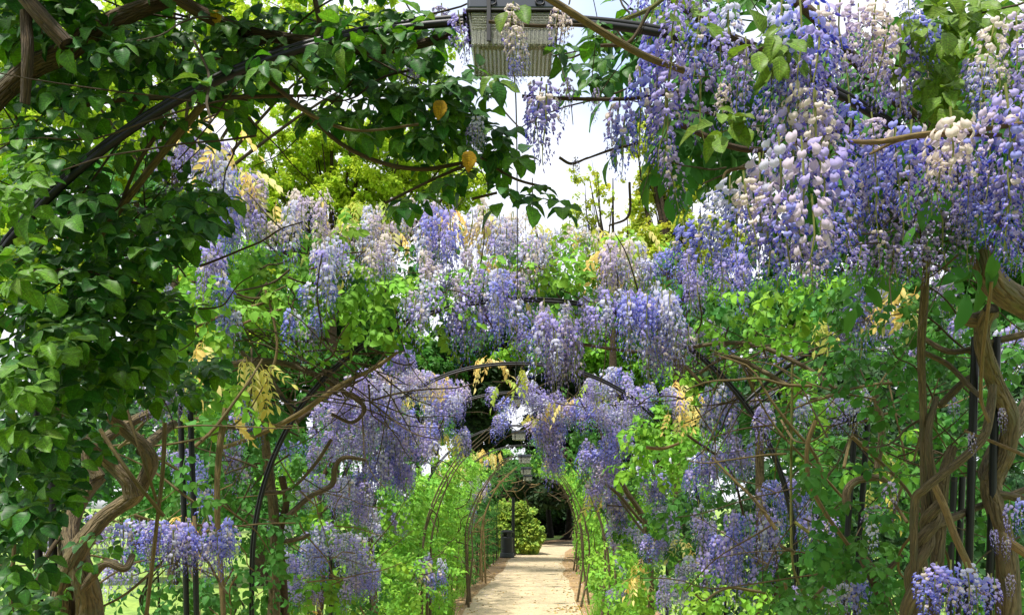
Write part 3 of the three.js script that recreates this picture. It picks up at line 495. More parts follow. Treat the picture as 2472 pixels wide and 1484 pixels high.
  // leaves: the nearest ones each by itself, the rest together
  const dens = [
    // left edge and lower lobes, nearest
    [40, 470, 70, 110, 1.35, 0.08, 2.2], [-20, 760, 60, 260, 1.6, 0.12, 2], [-10, 1150, 60, 200, 1.8, 0.12, 2], [30, 640, 60, 90, 1.3, 0.08, 1.6], [60, 860, 110, 130, 1.45, 0.1, 2.2], [60, 1010, 100, 110, 1.5, 0.1, 2], [150, 760, 120, 130, 1.6, 0.12, 2.2], [110, 1210, 65, 90, 1.55, 0.08, 2.2], [40, 1150, 70, 130, 1.6, 0.1, 2], [180, 900, 110, 110, 1.7, 0.12, 2], [50, 1330, 70, 100, 1.7, 0.1, 2], [30, 1450, 50, 60, 1.75, 0.1, 1.6], [130, 1120, 70, 90, 1.7, 0.1, 1.8], [230, 1010, 60, 50, 1.9, 0.1, 1.4],
    // dark body
    [210, 620, 190, 150, 1.75, 0.2, 2.6], [390, 530, 150, 90, 1.75, 0.18, 2.6], [250, 820, 170, 130, 1.8, 0.2, 2.6], [380, 760, 90, 100, 1.85, 0.15, 2.2], [330, 900, 100, 90, 1.95, 0.15, 2.2], [130, 450, 150, 110, 1.7, 0.2, 2.4], [110, 300, 130, 110, 1.65, 0.15, 1.6], [440, 480, 90, 70, 1.7, 0.12, 1.7], [550, 470, 40, 40, 1.65, 0.06, 1.6],
    [420, 930, 70, 60, 2.3, 0.2, 1.8], [480, 900, 60, 50, 2.3, 0.15, 1.8], [90, 1420, 90, 70, 2.1, 0.2, 1.6],
    // roof
    [220, 150, 230, 130, 1.7, 0.2, 2.0], [480, 130, 230, 120, 1.7, 0.2, 1.9], [740, 110, 230, 110, 1.75, 0.2, 2.0], [960, 90, 160, 90, 1.7, 0.18, 2.0], [340, 310, 160, 70, 1.7, 0.15, 1.1], [560, 230, 110, 60, 1.72, 0.12, 1.2],
    [700, 150, 110, 36, 1.46, 0.04, 1.3], [860, 90, 120, 36, 1.45, 0.04, 1.6], [1020, 80, 90, 40, 1.45, 0.04, 1.5], [520, 210, 80, 34, 1.47, 0.04, 0.7], [1450, 70, 60, 30, 1.5, 0.04, 0.8], [120, 130, 190, 130, 1.75, 0.15, 1.6],
    [170, 1080, 90, 70, 1.9, 0.15, 1.2], [240, 1330, 60, 50, 2.1, 0.1, 0.8], [120, 60, 160, 70, 1.48, 0.05, 0.7], [260, 90, 120, 60, 1.48, 0.04, 0.5],
    [1165, 185, 40, 40, 1.45, 0.03, 1.1], [1350, 120, 34, 40, 1.45, 0.03, 0.8],
    // hanging lobe in the middle
    [880, 250, 150, 90, 1.68, 0.12, 2.5], [1010, 260, 130, 90, 1.66, 0.12, 2.6], [1080, 330, 90, 60, 1.64, 0.1, 2.2], [1200, 330, 50, 90, 1.64, 0.08, 2.2], [1120, 220, 80, 60, 1.64, 0.1, 2], [760, 270, 70, 40, 1.68, 0.08, 1.4], [1000, 370, 60, 30, 1.64, 0.06, 1.4],
    [955, 495, 26, 26, 1.6, 0.04, 2.2], [1020, 485, 45, 30, 1.6, 0.05, 2.6], [1075, 445, 32, 30, 1.6, 0.04, 2.2], [1130, 430, 40, 30, 1.6, 0.05, 2], [1215, 470, 25, 40, 1.6, 0.04, 2.2], [1290, 475, 34, 44, 1.6, 0.05, 2.4], [1350, 500, 20, 24, 1.6, 0.04, 1.6], [1240, 390, 26, 40, 1.6, 0.04, 2],
    [260, -150, 420, 130, 1.7, 0.3, 3.2], [700, -130, 300, 110, 1.75, 0.3, 3.0], [60, -60, 200, 160, 1.75, 0.25, 2.4],
    [1440, 150, 90, 60, 1.85, 0.12, 1.7], [1400, 220, 50, 40, 1.85, 0.08, 1.3], [1480, 60, 90, 60, 1.9, 0.12, 1.2],
  ];
  const size = 0.0425, all = [];
  for (const e of dens) spread([[...e.slice(0, 6), e[6] * 0.42]], size * 0.92).forEach(([p]) => {   // leaves in threes, as they grow
    const c = at(e[0], e[1], e[4]), out = p.clone().sub(c).normalize(), up = V(gauss() * 0.7 - 0.1, 0.75 + gauss() * 0.45, 0.55 + gauss() * 0.6).normalize(), s = size * rr(0.6, 1.2);
    const main = out.multiplyScalar(0.7).add(V(gauss() * 1.1, -0.3 + gauss() * 0.6, gauss() * 0.7)).normalize(), side = up.clone().cross(main).normalize();
    for (const k of [0, 1, -1]) { const dir = main.clone().multiplyScalar(k ? 0.35 : 1).addScaledVector(side, k).add(V(gauss() * 0.15, -0.12 + gauss() * 0.15, gauss() * 0.15)); all.push([p.clone().addScaledVector(main, k ? -s * 0.12 : s * 0.18), basis(p.clone().addScaledVector(main, k ? -s * 0.12 : s * 0.18), dir, up.clone().add(V(gauss() * 0.25, gauss() * 0.25, gauss() * 0.25)), s * (k ? 0.86 : 1))]); }
  });
  all.sort((a, b) => a[0].z === b[0].z ? 0 : b[0].z - a[0].z);
  const own = all.slice(0, 290), rest = all.slice(290), shift = M4.makeTranslation(-A.position.x, -A.position.y, -A.position.z).clone();
  const mats = [LM.broad, LM.broad, LM.broadDark, leafMat(hex('#86b040'), 0.55, 0.35), leafMat(hex('#5f963c'), 0.5, 0.3)];
  const sunlitLeaf = leafMat(hex('#83c034'), 0.5, 0.42);  // brighter green puts sunlight on the left edge and low leaves into the colour
  own.forEach(([q, m], i) => { const qx = q.x / -q.z * F + CX, qy = HY - (q.y - EYE) / -q.z * F, edge = qx < 190 || (qy > 660 && rnd() < 0.6), b = part(A, 'leaf', G.leaf[i % 5], edge && rnd() < 0.7 ? sunlitLeaf : mats[Math.floor(rnd() * 5)]); m.clone().premultiply(shift).decompose(b.position, b.quaternion, b.scale); });
  const cols = greens('#d6eec0', 30, 0.28);
  G.leafLow.forEach((g, k) => copies(A, 'foliage', g, k ? LM.broad : LM.broadDark, rest.filter((_, i) => i % 2 === k).map((x) => x[1].premultiply(shift)), cols));
  for (const [x, y, s] of [[1066, 258, 0.9], [1132, 380, 0.95], [520, 40, 0.7]]) { const b = part(A, 'leaf', G.leaf[1], LM.yellowLeaf, undefined, 'yellowed leaf'); basis(at(x, y - 16, 1.52).sub(A.position), V(rr(-0.3, 0.3), -1, 0.2), V(0.2, 0.2, 1), 0.042 * s).decompose(b.position, b.quaternion, b.scale); }
}

// the walk's own growth carries on behind the viewpoint and shades it
{
  const Z = thing('broad_leaved_climber', 'leafy growth of the walk carrying on behind the viewpoint', 'climber', V(-1.5, 0, 2)), list = [];
  for (let i = 0; i < 5200; i++) { const z = rr(-0.7, 5.5), a = rr(-0.35, Math.PI + 0.35), r = 1.42 + Math.abs(gauss()) * 0.45; if (z < -0.2 && Math.sin(a) < 0.5) continue; if (Math.cos(a) < -0.2 && Math.sin(a) < 0.75) continue; const p = V(Math.cos(a) * r + 1.5, Math.max(0.2, 1.45 + Math.sin(a) * r * (Math.sin(a) < 0 ? 3 : 1)), z - 2); list.push(basis(p, V(gauss(), -0.4 + gauss() * 0.5, gauss()), V(gauss() * 0.5, 1, gauss() * 0.5), rr(0.8, 1.2))); }
  for (let i = 0; i < 3; i++) for (const s of [-1, 1]) part(Z, 'trunk', sweep([V(1.5 + s * 1.45, 0, i * 1.7 - 1.6), V(1.5 + s * 1.5, 1.2, i * 1.7 - 1.5), V(1.5 + s * 1.1, 2.4, i * 1.7 - 1.6), V(1.5 + s * 0.4, 2.95, i * 1.7 - 1.5)], [0.06, 0.045, 0.03, 0.015], 8, 16, 0.15), M.vine);
  G.sprayFar.forEach((g, k) => copies(Z, 'foliage', g, LM.mid, list.filter((_, i) => i % 2 === k), TINT.deep));
}
// 2. near right wisteria
const leafBright = leafMat(hex("#8fb83c"), 0.45, 0.36);
const B = climber('wisteria', 'old wisteria on thick twisted trunks at the near right, heavy with blossom', 2420, 2.3);
{
  const T = (p, n = 'branch', m = M.vine, r = 10, ro) => limb(B, n, p, m, r, ro);
  T([[2430, 1660, 2.3, 30], [2436, 1480, 2.3, 26], [2432, 1340, 2.3, 23], [2410, 1240, 2.3, 20], [2396, 1165, 2.32, 21], [2430, 1090, 2.3, 20], [2438, 1010, 2.28, 20], [2404, 930, 2.26, 18], [2378, 850, 2.22, 18], [2374, 790, 2.2, 17], [2395, 745, 2.15, 18]], 'trunk', M.vine, 12, 0.16);
  T([[2560, 790, 2.0, 30], [2490, 742, 1.98, 30], [2430, 708, 1.96, 29], [2390, 660, 1.95, 28], [2374, 590, 1.95, 27], [2384, 510, 1.95, 24], [2410, 420, 1.95, 20]], 'trunk', M.vine, 12, 0.14);
  // the rope of two stems
  const rope = [[2196, 1640], [2202, 1480], [2212, 1390], [2228, 1320], [2246, 1265], [2262, 1215]];
  for (const ph of [0, Math.PI]) T(Array.from({ length: 22 }, (_, i) => { const f = i / 21 * 5, k = Math.min(4, Math.floor(f)), u = f - k, a = ph + i * 0.72; return [rope[k][0] + (rope[k + 1][0] - rope[k][0]) * u + Math.cos(a) * 11, rope[k][1] + (rope[k + 1][1] - rope[k][1]) * u, 2.25 + Math.sin(a) * 0.016, 17.5 - i * 0.2]; }), 'trunk', M.vine, 10, 0.1);
  T([[2240, 1290, 2.27, 14], [2238, 1220, 2.27, 12], [2232, 1100, 2.28, 9], [2230, 990, 2.28, 8], [2226, 860, 2.25, 9], [2232, 730, 2.2, 9], [2240, 620, 2.1, 8]]); T([[2266, 1220, 2.25, 10], [2252, 1145, 2.24, 9], [2244, 1080, 2.24, 8], [2246, 1020, 2.26, 8], [2262, 960, 2.3, 7]]);
  T([[2250, 1500, 2.3, 16], [2262, 1380, 2.3, 15], [2272, 1260, 2.32, 14], [2280, 1150, 2.32, 13], [2302, 1080, 2.34, 11]]);
  T([[2214, 1500, 2.24, 9], [2208, 1330, 2.22, 9], [2211, 1210, 2.2, 10], [2232, 1182, 2.18, 10], [2270, 1150, 2.17, 10], [2328, 1106, 2.16, 10], [2376, 1056, 2.16, 10], [2392, 990, 2.18, 10], [2398, 930, 2.2, 8]]);
  T([[2256, 1170, 2.22, 8], [2282, 1225, 2.2, 8], [2310, 1300, 2.18, 8], [2358, 1402, 2.16, 8], [2380, 1440, 2.15, 7]], 'branch', M.paleStem);
  T([[2262, 1265, 2.26, 11], [2310, 1245, 2.3, 9], [2370, 1220, 2.35, 8], [2480, 1180, 2.4, 7]]); T([[2330, 770, 2.2, 14], [2360, 772, 2.2, 18], [2400, 752, 2.2, 16]]);
  T([[2420, 1160, 2.3, 12], [2380, 1150, 2.35, 14], [2400, 1090, 2.4, 16], [2450, 1040, 2.45, 17], [2490, 960, 2.5, 15]]); T([[2500, 1215, 2.3, 8], [2450, 1200, 2.3, 9], [2400, 1190, 2.3, 8]]); T([[2500, 1350, 2.1, 10], [2440, 1310, 2.12, 10], [2420, 1290, 2.15, 8]], 'branch', M.paleStem);
  T([[2500, 800, 2.3, 7], [2420, 820, 2.3, 8], [2300, 850, 2.35, 7], [2220, 810, 2.4, 5]]); T([[2230, 850, 2.3, 6], [2290, 880, 2.3, 6], [2340, 930, 2.25, 6], [2370, 960, 2.2, 5]]); T([[2270, 980, 2.35, 8], [2330, 920, 2.35, 8], [2400, 880, 2.35, 7]]);
  T([[2330, 1040, 2.3, 3], [2420, 1075, 2.2, 4], [2500, 1110, 2.15, 4]], 'branch', M.paleStem); T([[2395, 680, 1.9, 4], [2375, 850, 2, 4], [2370, 960, 2.1, 4], [2390, 1020, 2.1, 4]], 'branch', M.paleStem);
  // shoots overhead
  T([[1300, -20, 1.38, 8], [1390, 36, 1.4, 8], [1470, 86, 1.42, 8], [1560, 136, 1.45, 8], [1650, 170, 1.5, 7]], 'branch', M.stem); T([[1260, 232, 1.6, 4], [1380, 238, 1.6, 4], [1520, 238, 1.62, 4], [1650, 220, 1.65, 4]], 'branch', M.twig); T([[1500, 50, 1.6, 5], [1570, 20, 1.6, 5], [1620, -20, 1.6, 5]], 'branch', M.greenStem);
  T([[1180, 52, 1.45, 4], [1300, 62, 1.44, 4], [1440, 58, 1.44, 3]], 'branch', M.twig); T([[1450, 110, 1.5, 4], [1520, 100, 1.5, 4], [1570, 20, 1.5, 4]], 'branch', M.twig);
  T([[2040, 340, 1.4, 4], [2120, 342, 1.38, 6], [2230, 324, 1.36, 7], [2330, 318, 1.34, 6], [2480, 296, 1.32, 5]], 'branch', M.paleStem); T([[2100, 372, 1.38, 3], [2180, 336, 1.37, 4], [2290, 326, 1.35, 4], [2420, 326, 1.33, 4]], 'branch', M.paleStem); T([[1745, 440, 1.5, 3], [1760, 412, 1.5, 4], [1830, 400, 1.5, 4]], 'branch', M.stem);
  T([[1420, 380, 1.62, 2], [1380, 395, 1.62, 3], [1350, 380, 1.62, 3]], 'branch', M.twig); T([[1410, 385, 1.62, 2], [1480, 360, 1.63, 3], [1540, 345, 1.65, 3]], 'branch', M.twig); T([[1520, 440, 1.65, 3], [1518, 520, 1.65, 3], [1470, 545, 1.65, 2]], 'branch', M.twig);
  T([[1900, -20, 1.8, 12], [1990, 60, 1.8, 12], [2100, 180, 1.85, 12], [2230, 300, 1.9, 13], [2370, 440, 1.95, 16]], 'branch', M.darkVine); T([[1600, -20, 1.9, 9], [1750, 80, 1.85, 9], [1950, 160, 1.85, 10]], 'branch', M.darkVine); T([[1640, 300, 1.8, 6], [1800, 360, 1.8, 7], [1960, 340, 1.82, 7], [2140, 260, 1.85, 8]], 'branch', M.darkVine);
  tangle(B, [[2000, 250, 420, 230, 1.85, 0.15, 26, 0.45], [2350, 950, 130, 350, 2.5, 0.2, 22, 0.5], [1400, 150, 160, 140, 1.7, 0.1, 8, 0.35], [2200, 550, 150, 80, 1.9, 0.1, 16, 0.3]], M.twig, 2);

  // clusters, one by one: [px, top, length, depth, colour, fatness]
  const R = `1590 -60 190 1.65 blue|1545 -40 110 1.7 lilac|1640 -50 150 1.7 lilac|1690 -30 140 1.7 dusk|1600 60 200 1.6 lilac 1.2|1570 120 230 1.62 blue 1.1|1625 130 260 1.58 lilac 1.3|1675 120 250 1.66 dusk 1.3|1545 190 190 1.6 blue|1650 240 230 1.64 dusk 1.2|1605 240 170 1.57 lilac 1.2|1640 350 190 1.7 dusk 1.1|1612 370 150 1.74 dusk
1710 40 150 1.62 lilac|1760 20 170 1.55 white|1780 130 160 1.5 lilac|1750 210 110 1.52 cream .8|1800 200 130 1.6 blue .8|1830 60 170 1.66 dusk|1720 200 210 1.72 dusk 1.2|1790 280 180 1.8 dusk 1.2|1850 250 170 1.75 dusk
1890 20 230 1.42 white 1.2|1930 10 240 1.38 blue 1.3|1975 40 240 1.4 lilac 1.2|2000 80 210 1.44 blue 1.1|1900 150 200 1.46 blue 1.1|1955 150 190 1.42 lilac 1.1|2030 10 150 1.42 pink 1.1|2075 30 150 1.46 pink|2115 10 160 1.44 cream|2140 60 190 1.46 cream 1.1|2175 90 200 1.5 lilac 1.1|2110 130 150 1.5 pink|2160 200 170 1.54 lilac|2210 40 130 1.46 blue|2240 70 120 1.5 blue|2195 -30 90 1.4 white|2050 100 180 1.6 dusk|2220 170 160 1.62 dusk
1930 230 220 1.42 cream 1.2|1970 240 230 1.38 cream 1.2|1905 290 230 1.4 lilac 1.1|2005 290 230 1.42 lilac 1.1|1880 360 240 1.38 white 1.2|1935 370 260 1.34 pink 1.3|1985 370 260 1.36 lilac 1.3|2025 400 220 1.4 blue 1.1|1835 400 210 1.4 pink 1.1|1800 440 190 1.38 cream|1760 450 170 1.42 white 1.1|1725 470 130 1.45 white|1775 500 150 1.4 blue|1860 470 200 1.36 lilac 1.2|1905 500 200 1.34 blue 1.2|1960 510 170 1.33 pink 1.2|2015 520 140 1.37 blue|1840 560 140 1.4 blue|1960 630 90 1.38 dusk .8|1930 600 100 1.36 lilac|1990 600 100 1.38 blue|1880 600 110 1.42 blue
1690 540 140 1.5 blue|1650 545 120 1.52 blue|1720 560 120 1.5 blue|1630 590 110 1.54 blue .8|1665 610 90 1.5 lilac .8|1745 600 90 1.5 blue
2080 330 210 1.5 blue|2110 360 210 1.46 blue|2135 390 190 1.5 lilac|2070 400 170 1.55 dusk|2165 320 190 1.42 blue|2200 320 210 1.4 blue 1.1|2235 330 200 1.42 lilac|2175 420 170 1.5 dusk 1.1|2265 360 150 1.45 dusk|2295 300 190 1.32 cream 1.1|2275 390 120 1.36 cream|2320 340 180 1.36 pink|2345 320 210 1.35 blue|2365 400 180 1.4 lilac|2350 460 120 1.38 blue|2385 440 150 1.38 blue 1.1|2330 480 90 1.4 lilac|2370 500 100 1.36 blue|2400 280 220 1.34 pink|2430 240 260 1.32 lilac 1.1|2465 280 300 1.32 blue 1.2|2440 420 220 1.34 lilac 1.1|2420 440 200 1.36 blue|2470 480 190 1.36 lilac|2445 560 110 1.38 blue|2490 360 240 1.36 pink|2480 180 150 1.4 lilac|2400 70 170 1.36 cream|2455 50 160 1.4 pink|2480 90 170 1.42 lilac|2370 160 130 1.44 white|2350 150 120 1.48 lilac|2380 230 110 1.46 blue|2410 160 120 1.42 cream .8
2060 470 200 1.9 dusk 1.2|2100 480 190 1.92 dusk 1.3|2140 470 210 1.9 dusk 1.3|2180 490 190 1.92 dusk 1.3|2220 500 190 1.9 dusk 1.3|2260 470 190 1.92 dusk 1.3|2300 500 150 1.94 dusk 1.2|2330 540 120 1.9 dusk|2120 560 120 1.85 dusk|2200 590 90 1.86 lilac|2160 600 100 1.88 dusk|2080 600 100 1.86 lilac|2240 590 100 1.9 dusk|2040 560 110 1.84 lilac
1108 40 100 1.52 lilac|1120 70 90 1.54 lilac .8|1065 20 80 1.62 dusk|1238 20 110 1.4 cream .9|1244 70 120 1.39 cream .9|1258 110 90 1.4 white .7|1240 150 70 1.41 blue .6|1350 25 90 1.42 cream .9|1365 45 75 1.44 cream .8|1305 210 150 1.5 lilac 1.1|1318 230 170 1.48 lilac 1.1|1290 250 150 1.5 blue|1330 200 120 1.55 dusk|1150 290 80 1.55 white .8|1140 305 70 1.57 lilac .7|1165 310 70 1.56 white .6|1497 250 160 1.62 lilac|1510 290 150 1.6 blue|1480 270 100 1.64 dusk .6|1370 200 90 1.6 dusk .8|1415 370 60 1.62 dusk .5|1390 385 50 1.62 dusk .5|1440 220 80 1.66 dusk .5|980 140 80 1.66 dusk|1000 170 70 1.68 dusk .8|1190 -30 60 1.5 blue|1280 -20 70 1.5 lilac
2230 1385 100 1.95 blue 1.2|2262 1372 110 1.93 lilac 1.2|2295 1370 130 1.92 blue 1.2|2335 1372 110 1.9 white 1.1|2360 1390 130 1.92 blue 1.2|2395 1400 110 1.94 lilac|2320 1410 130 1.93 lilac 1.1|2250 1420 120 1.95 blue|2440 1220 90 2 lilac .7|2465 1210 80 2 blue .7|2400 1280 60 2.05 lilac .5|2430 1300 60 2.05 dusk .6|2150 1170 90 2.4 dusk .8|2105 1270 80 2.35 white .9|2440 1390 60 2.1 dusk .6|2420 990 60 2.1 dusk .6|2345 1050 60 2.1 dusk .5|2300 960 60 2.4 lilac .8|1630 30 150 1.45 lilac|1690 60 150 1.45 blue .9|1740 90 130 1.44 lilac .9|1800 110 150 1.44 dusk|1860 140 150 1.44 blue|1920 170 150 1.43 lilac|1990 215 140 1.43 lilac|2050 250 140 1.43 blue|2105 290 130 1.43 pink`.split(/[|\n]/).map((s) => s.trim().split(' '));
  const near = new Set([[1935, 370], [1985, 370], [1880, 360], [1930, 10], [1960, 510], [2295, 300]].map(String));
  const fgeo = {};   // florets of the clusters nearest the viewer are pieces of their own
  for (const [x, y, len, d, pal, fat = 1] of R) {
    if (pal === 'dusk' && +y < 460 && rnd() < 0.35) continue;
    if (!near.has([x, y].map(Number).join())) { hang(B, +x, +y, +len, +d, pal, +fat); continue; }
    const g = new THREE.Group(); g.name = numbered('flower_raceme'); B.add(g); g.position.copy(at(+x, +y, +d).sub(B.position)); const L = +len / F * +d;
    part(g, 'stalk', colored(racemeStem(L), lin('#9aa05c')), M.petal);
    for (const [m, open, t] of racemePlan(49, L, 0.05 * Math.pow(L / 0.2, 0.45) * +fat)) {
      const k = Math.min(3, Math.floor((1 - open) * 4)), key = pal + k + Math.floor(t * 2.99), f = part(g, 'floret', fgeo[key + Math.floor(rnd() * 2)] ??= floretGeo(PAL[pal === 'cream' && t > 0.62 ? 'lilac' : pal], (1 - k * 0.22) * (0.8 + 0.2 * (1 - t)), 2, Math.min(1, 0.1 + t * 0.6)), M.petal);
      m.decompose(f.position, f.quaternion, f.scale);
    }
  }
  // leaves
  const lv = [[1850, 130, 50, 50, 1.38, 0.05, 2], [1890, 100, 40, 40, 1.4, 0.05, 1.6], [1740, 300, 45, 35, 1.4, 0.05, 1.8], [1790, 300, 30, 30, 1.42, 0.05, 1.4], [2260, 60, 60, 60, 1.5, 0.08, 2.2], [2230, 140, 70, 50, 1.55, 0.08, 2.2], [2310, 40, 90, 70, 1.6, 0.1, 2.2], [2280, 240, 60, 50, 1.5, 0.06, 2], [2320, 180, 70, 60, 1.55, 0.08, 2], [2420, 40, 80, 60, 1.65, 0.1, 1.8], [1680, 60, 50, 40, 1.5, 0.06, 1.6], [1230, 25, 30, 20, 1.42, 0.04, 1], [1650, 20, 80, 40, 1.8, 0.1, 1.4], [2440, 170, 70, 60, 1.7, 0.1, 1.6]];
  const all = spread(lv, 0.04, V(-0.2, 0.6, 0.8), 0.7), sh = M4.makeTranslation(-B.position.x, -B.position.y, -B.position.z).clone();
  all.sort(() => rnd() - 0.5).slice(0, 190).forEach(([, m], i) => { const b = part(B, 'leaf', G.leaf[i % 5], i % 3 ? leafBright : LM.wisteria); m.clone().premultiply(sh).decompose(b.position, b.quaternion, b.scale); b.scale.multiplyScalar(rr(0.038, 0.052)); b.scale.x *= 0.85; });
  if (all.length > 190) copies(B, 'foliage', G.leafLow[0], LM.wisteria, all.slice(190).map((x) => x[1].premultiply(sh).scale(V(0.038, 0.045, 0.045))), greens('#f0f0d8', 20, 0.15));
  foliage(B, 'foliage', G.pinnate, LM.mid, TINT.deep, [[2000, 180, 480, 240, 2.05, 0.15, 1.8], [2300, 420, 200, 180, 2.1, 0.15, 1.6], [1720, 150, 180, 200, 2.0, 0.1, 1.2], [2400, 250, 130, 260, 1.9, 0.1, 1.4]], 0.15);
  foliage(B, 'foliage', G.spray, LM.mid, TINT.deep, [[2000, 690, 130, 60, 2.7, 0.2, 2.4], [2120, 690, 110, 60, 2.6, 0.2, 2], [2180, 790, 90, 80, 2.55, 0.15, 2], [2090, 900, 110, 60, 2.55, 0.15, 2.2], [2200, 880, 70, 60, 2.5, 0.1, 1.6], [2120, 1000, 60, 50, 2.5, 0.12, 1.4], [1990, 1140, 70, 50, 2.5, 0.12, 2], [2060, 1270, 90, 90, 2.5, 0.15, 2.4], [1980, 1440, 120, 60, 2.4, 0.15, 2.4], [2140, 1390, 70, 90, 2.45, 0.12, 2.4], [2330, 1290, 50, 50, 2.6, 0.1, 1.4], [2440, 830, 60, 60, 2.6, 0.1, 1.4], [2380, 720, 60, 40, 2.5, 0.1, 1.2], [2300, 700, 50, 40, 2.5, 0.1, 1.2], [2300, 850, 50, 80, 2.6, 0.1, 1.2]], 0.13, { scale: [0.5, 0.78] });
  foliage(B, 'young_leaf', G.young, LM.young, TINT.gold, [[2160, 700, 56, 22, 2.6, 0.1, 2.2], [2215, 690, 24, 22, 2.55, 0.06, 1.8]], 0.08, { scale: [0.45, 0.7] });
}
rest(B);
thick = 1.5; dense = 1.3;
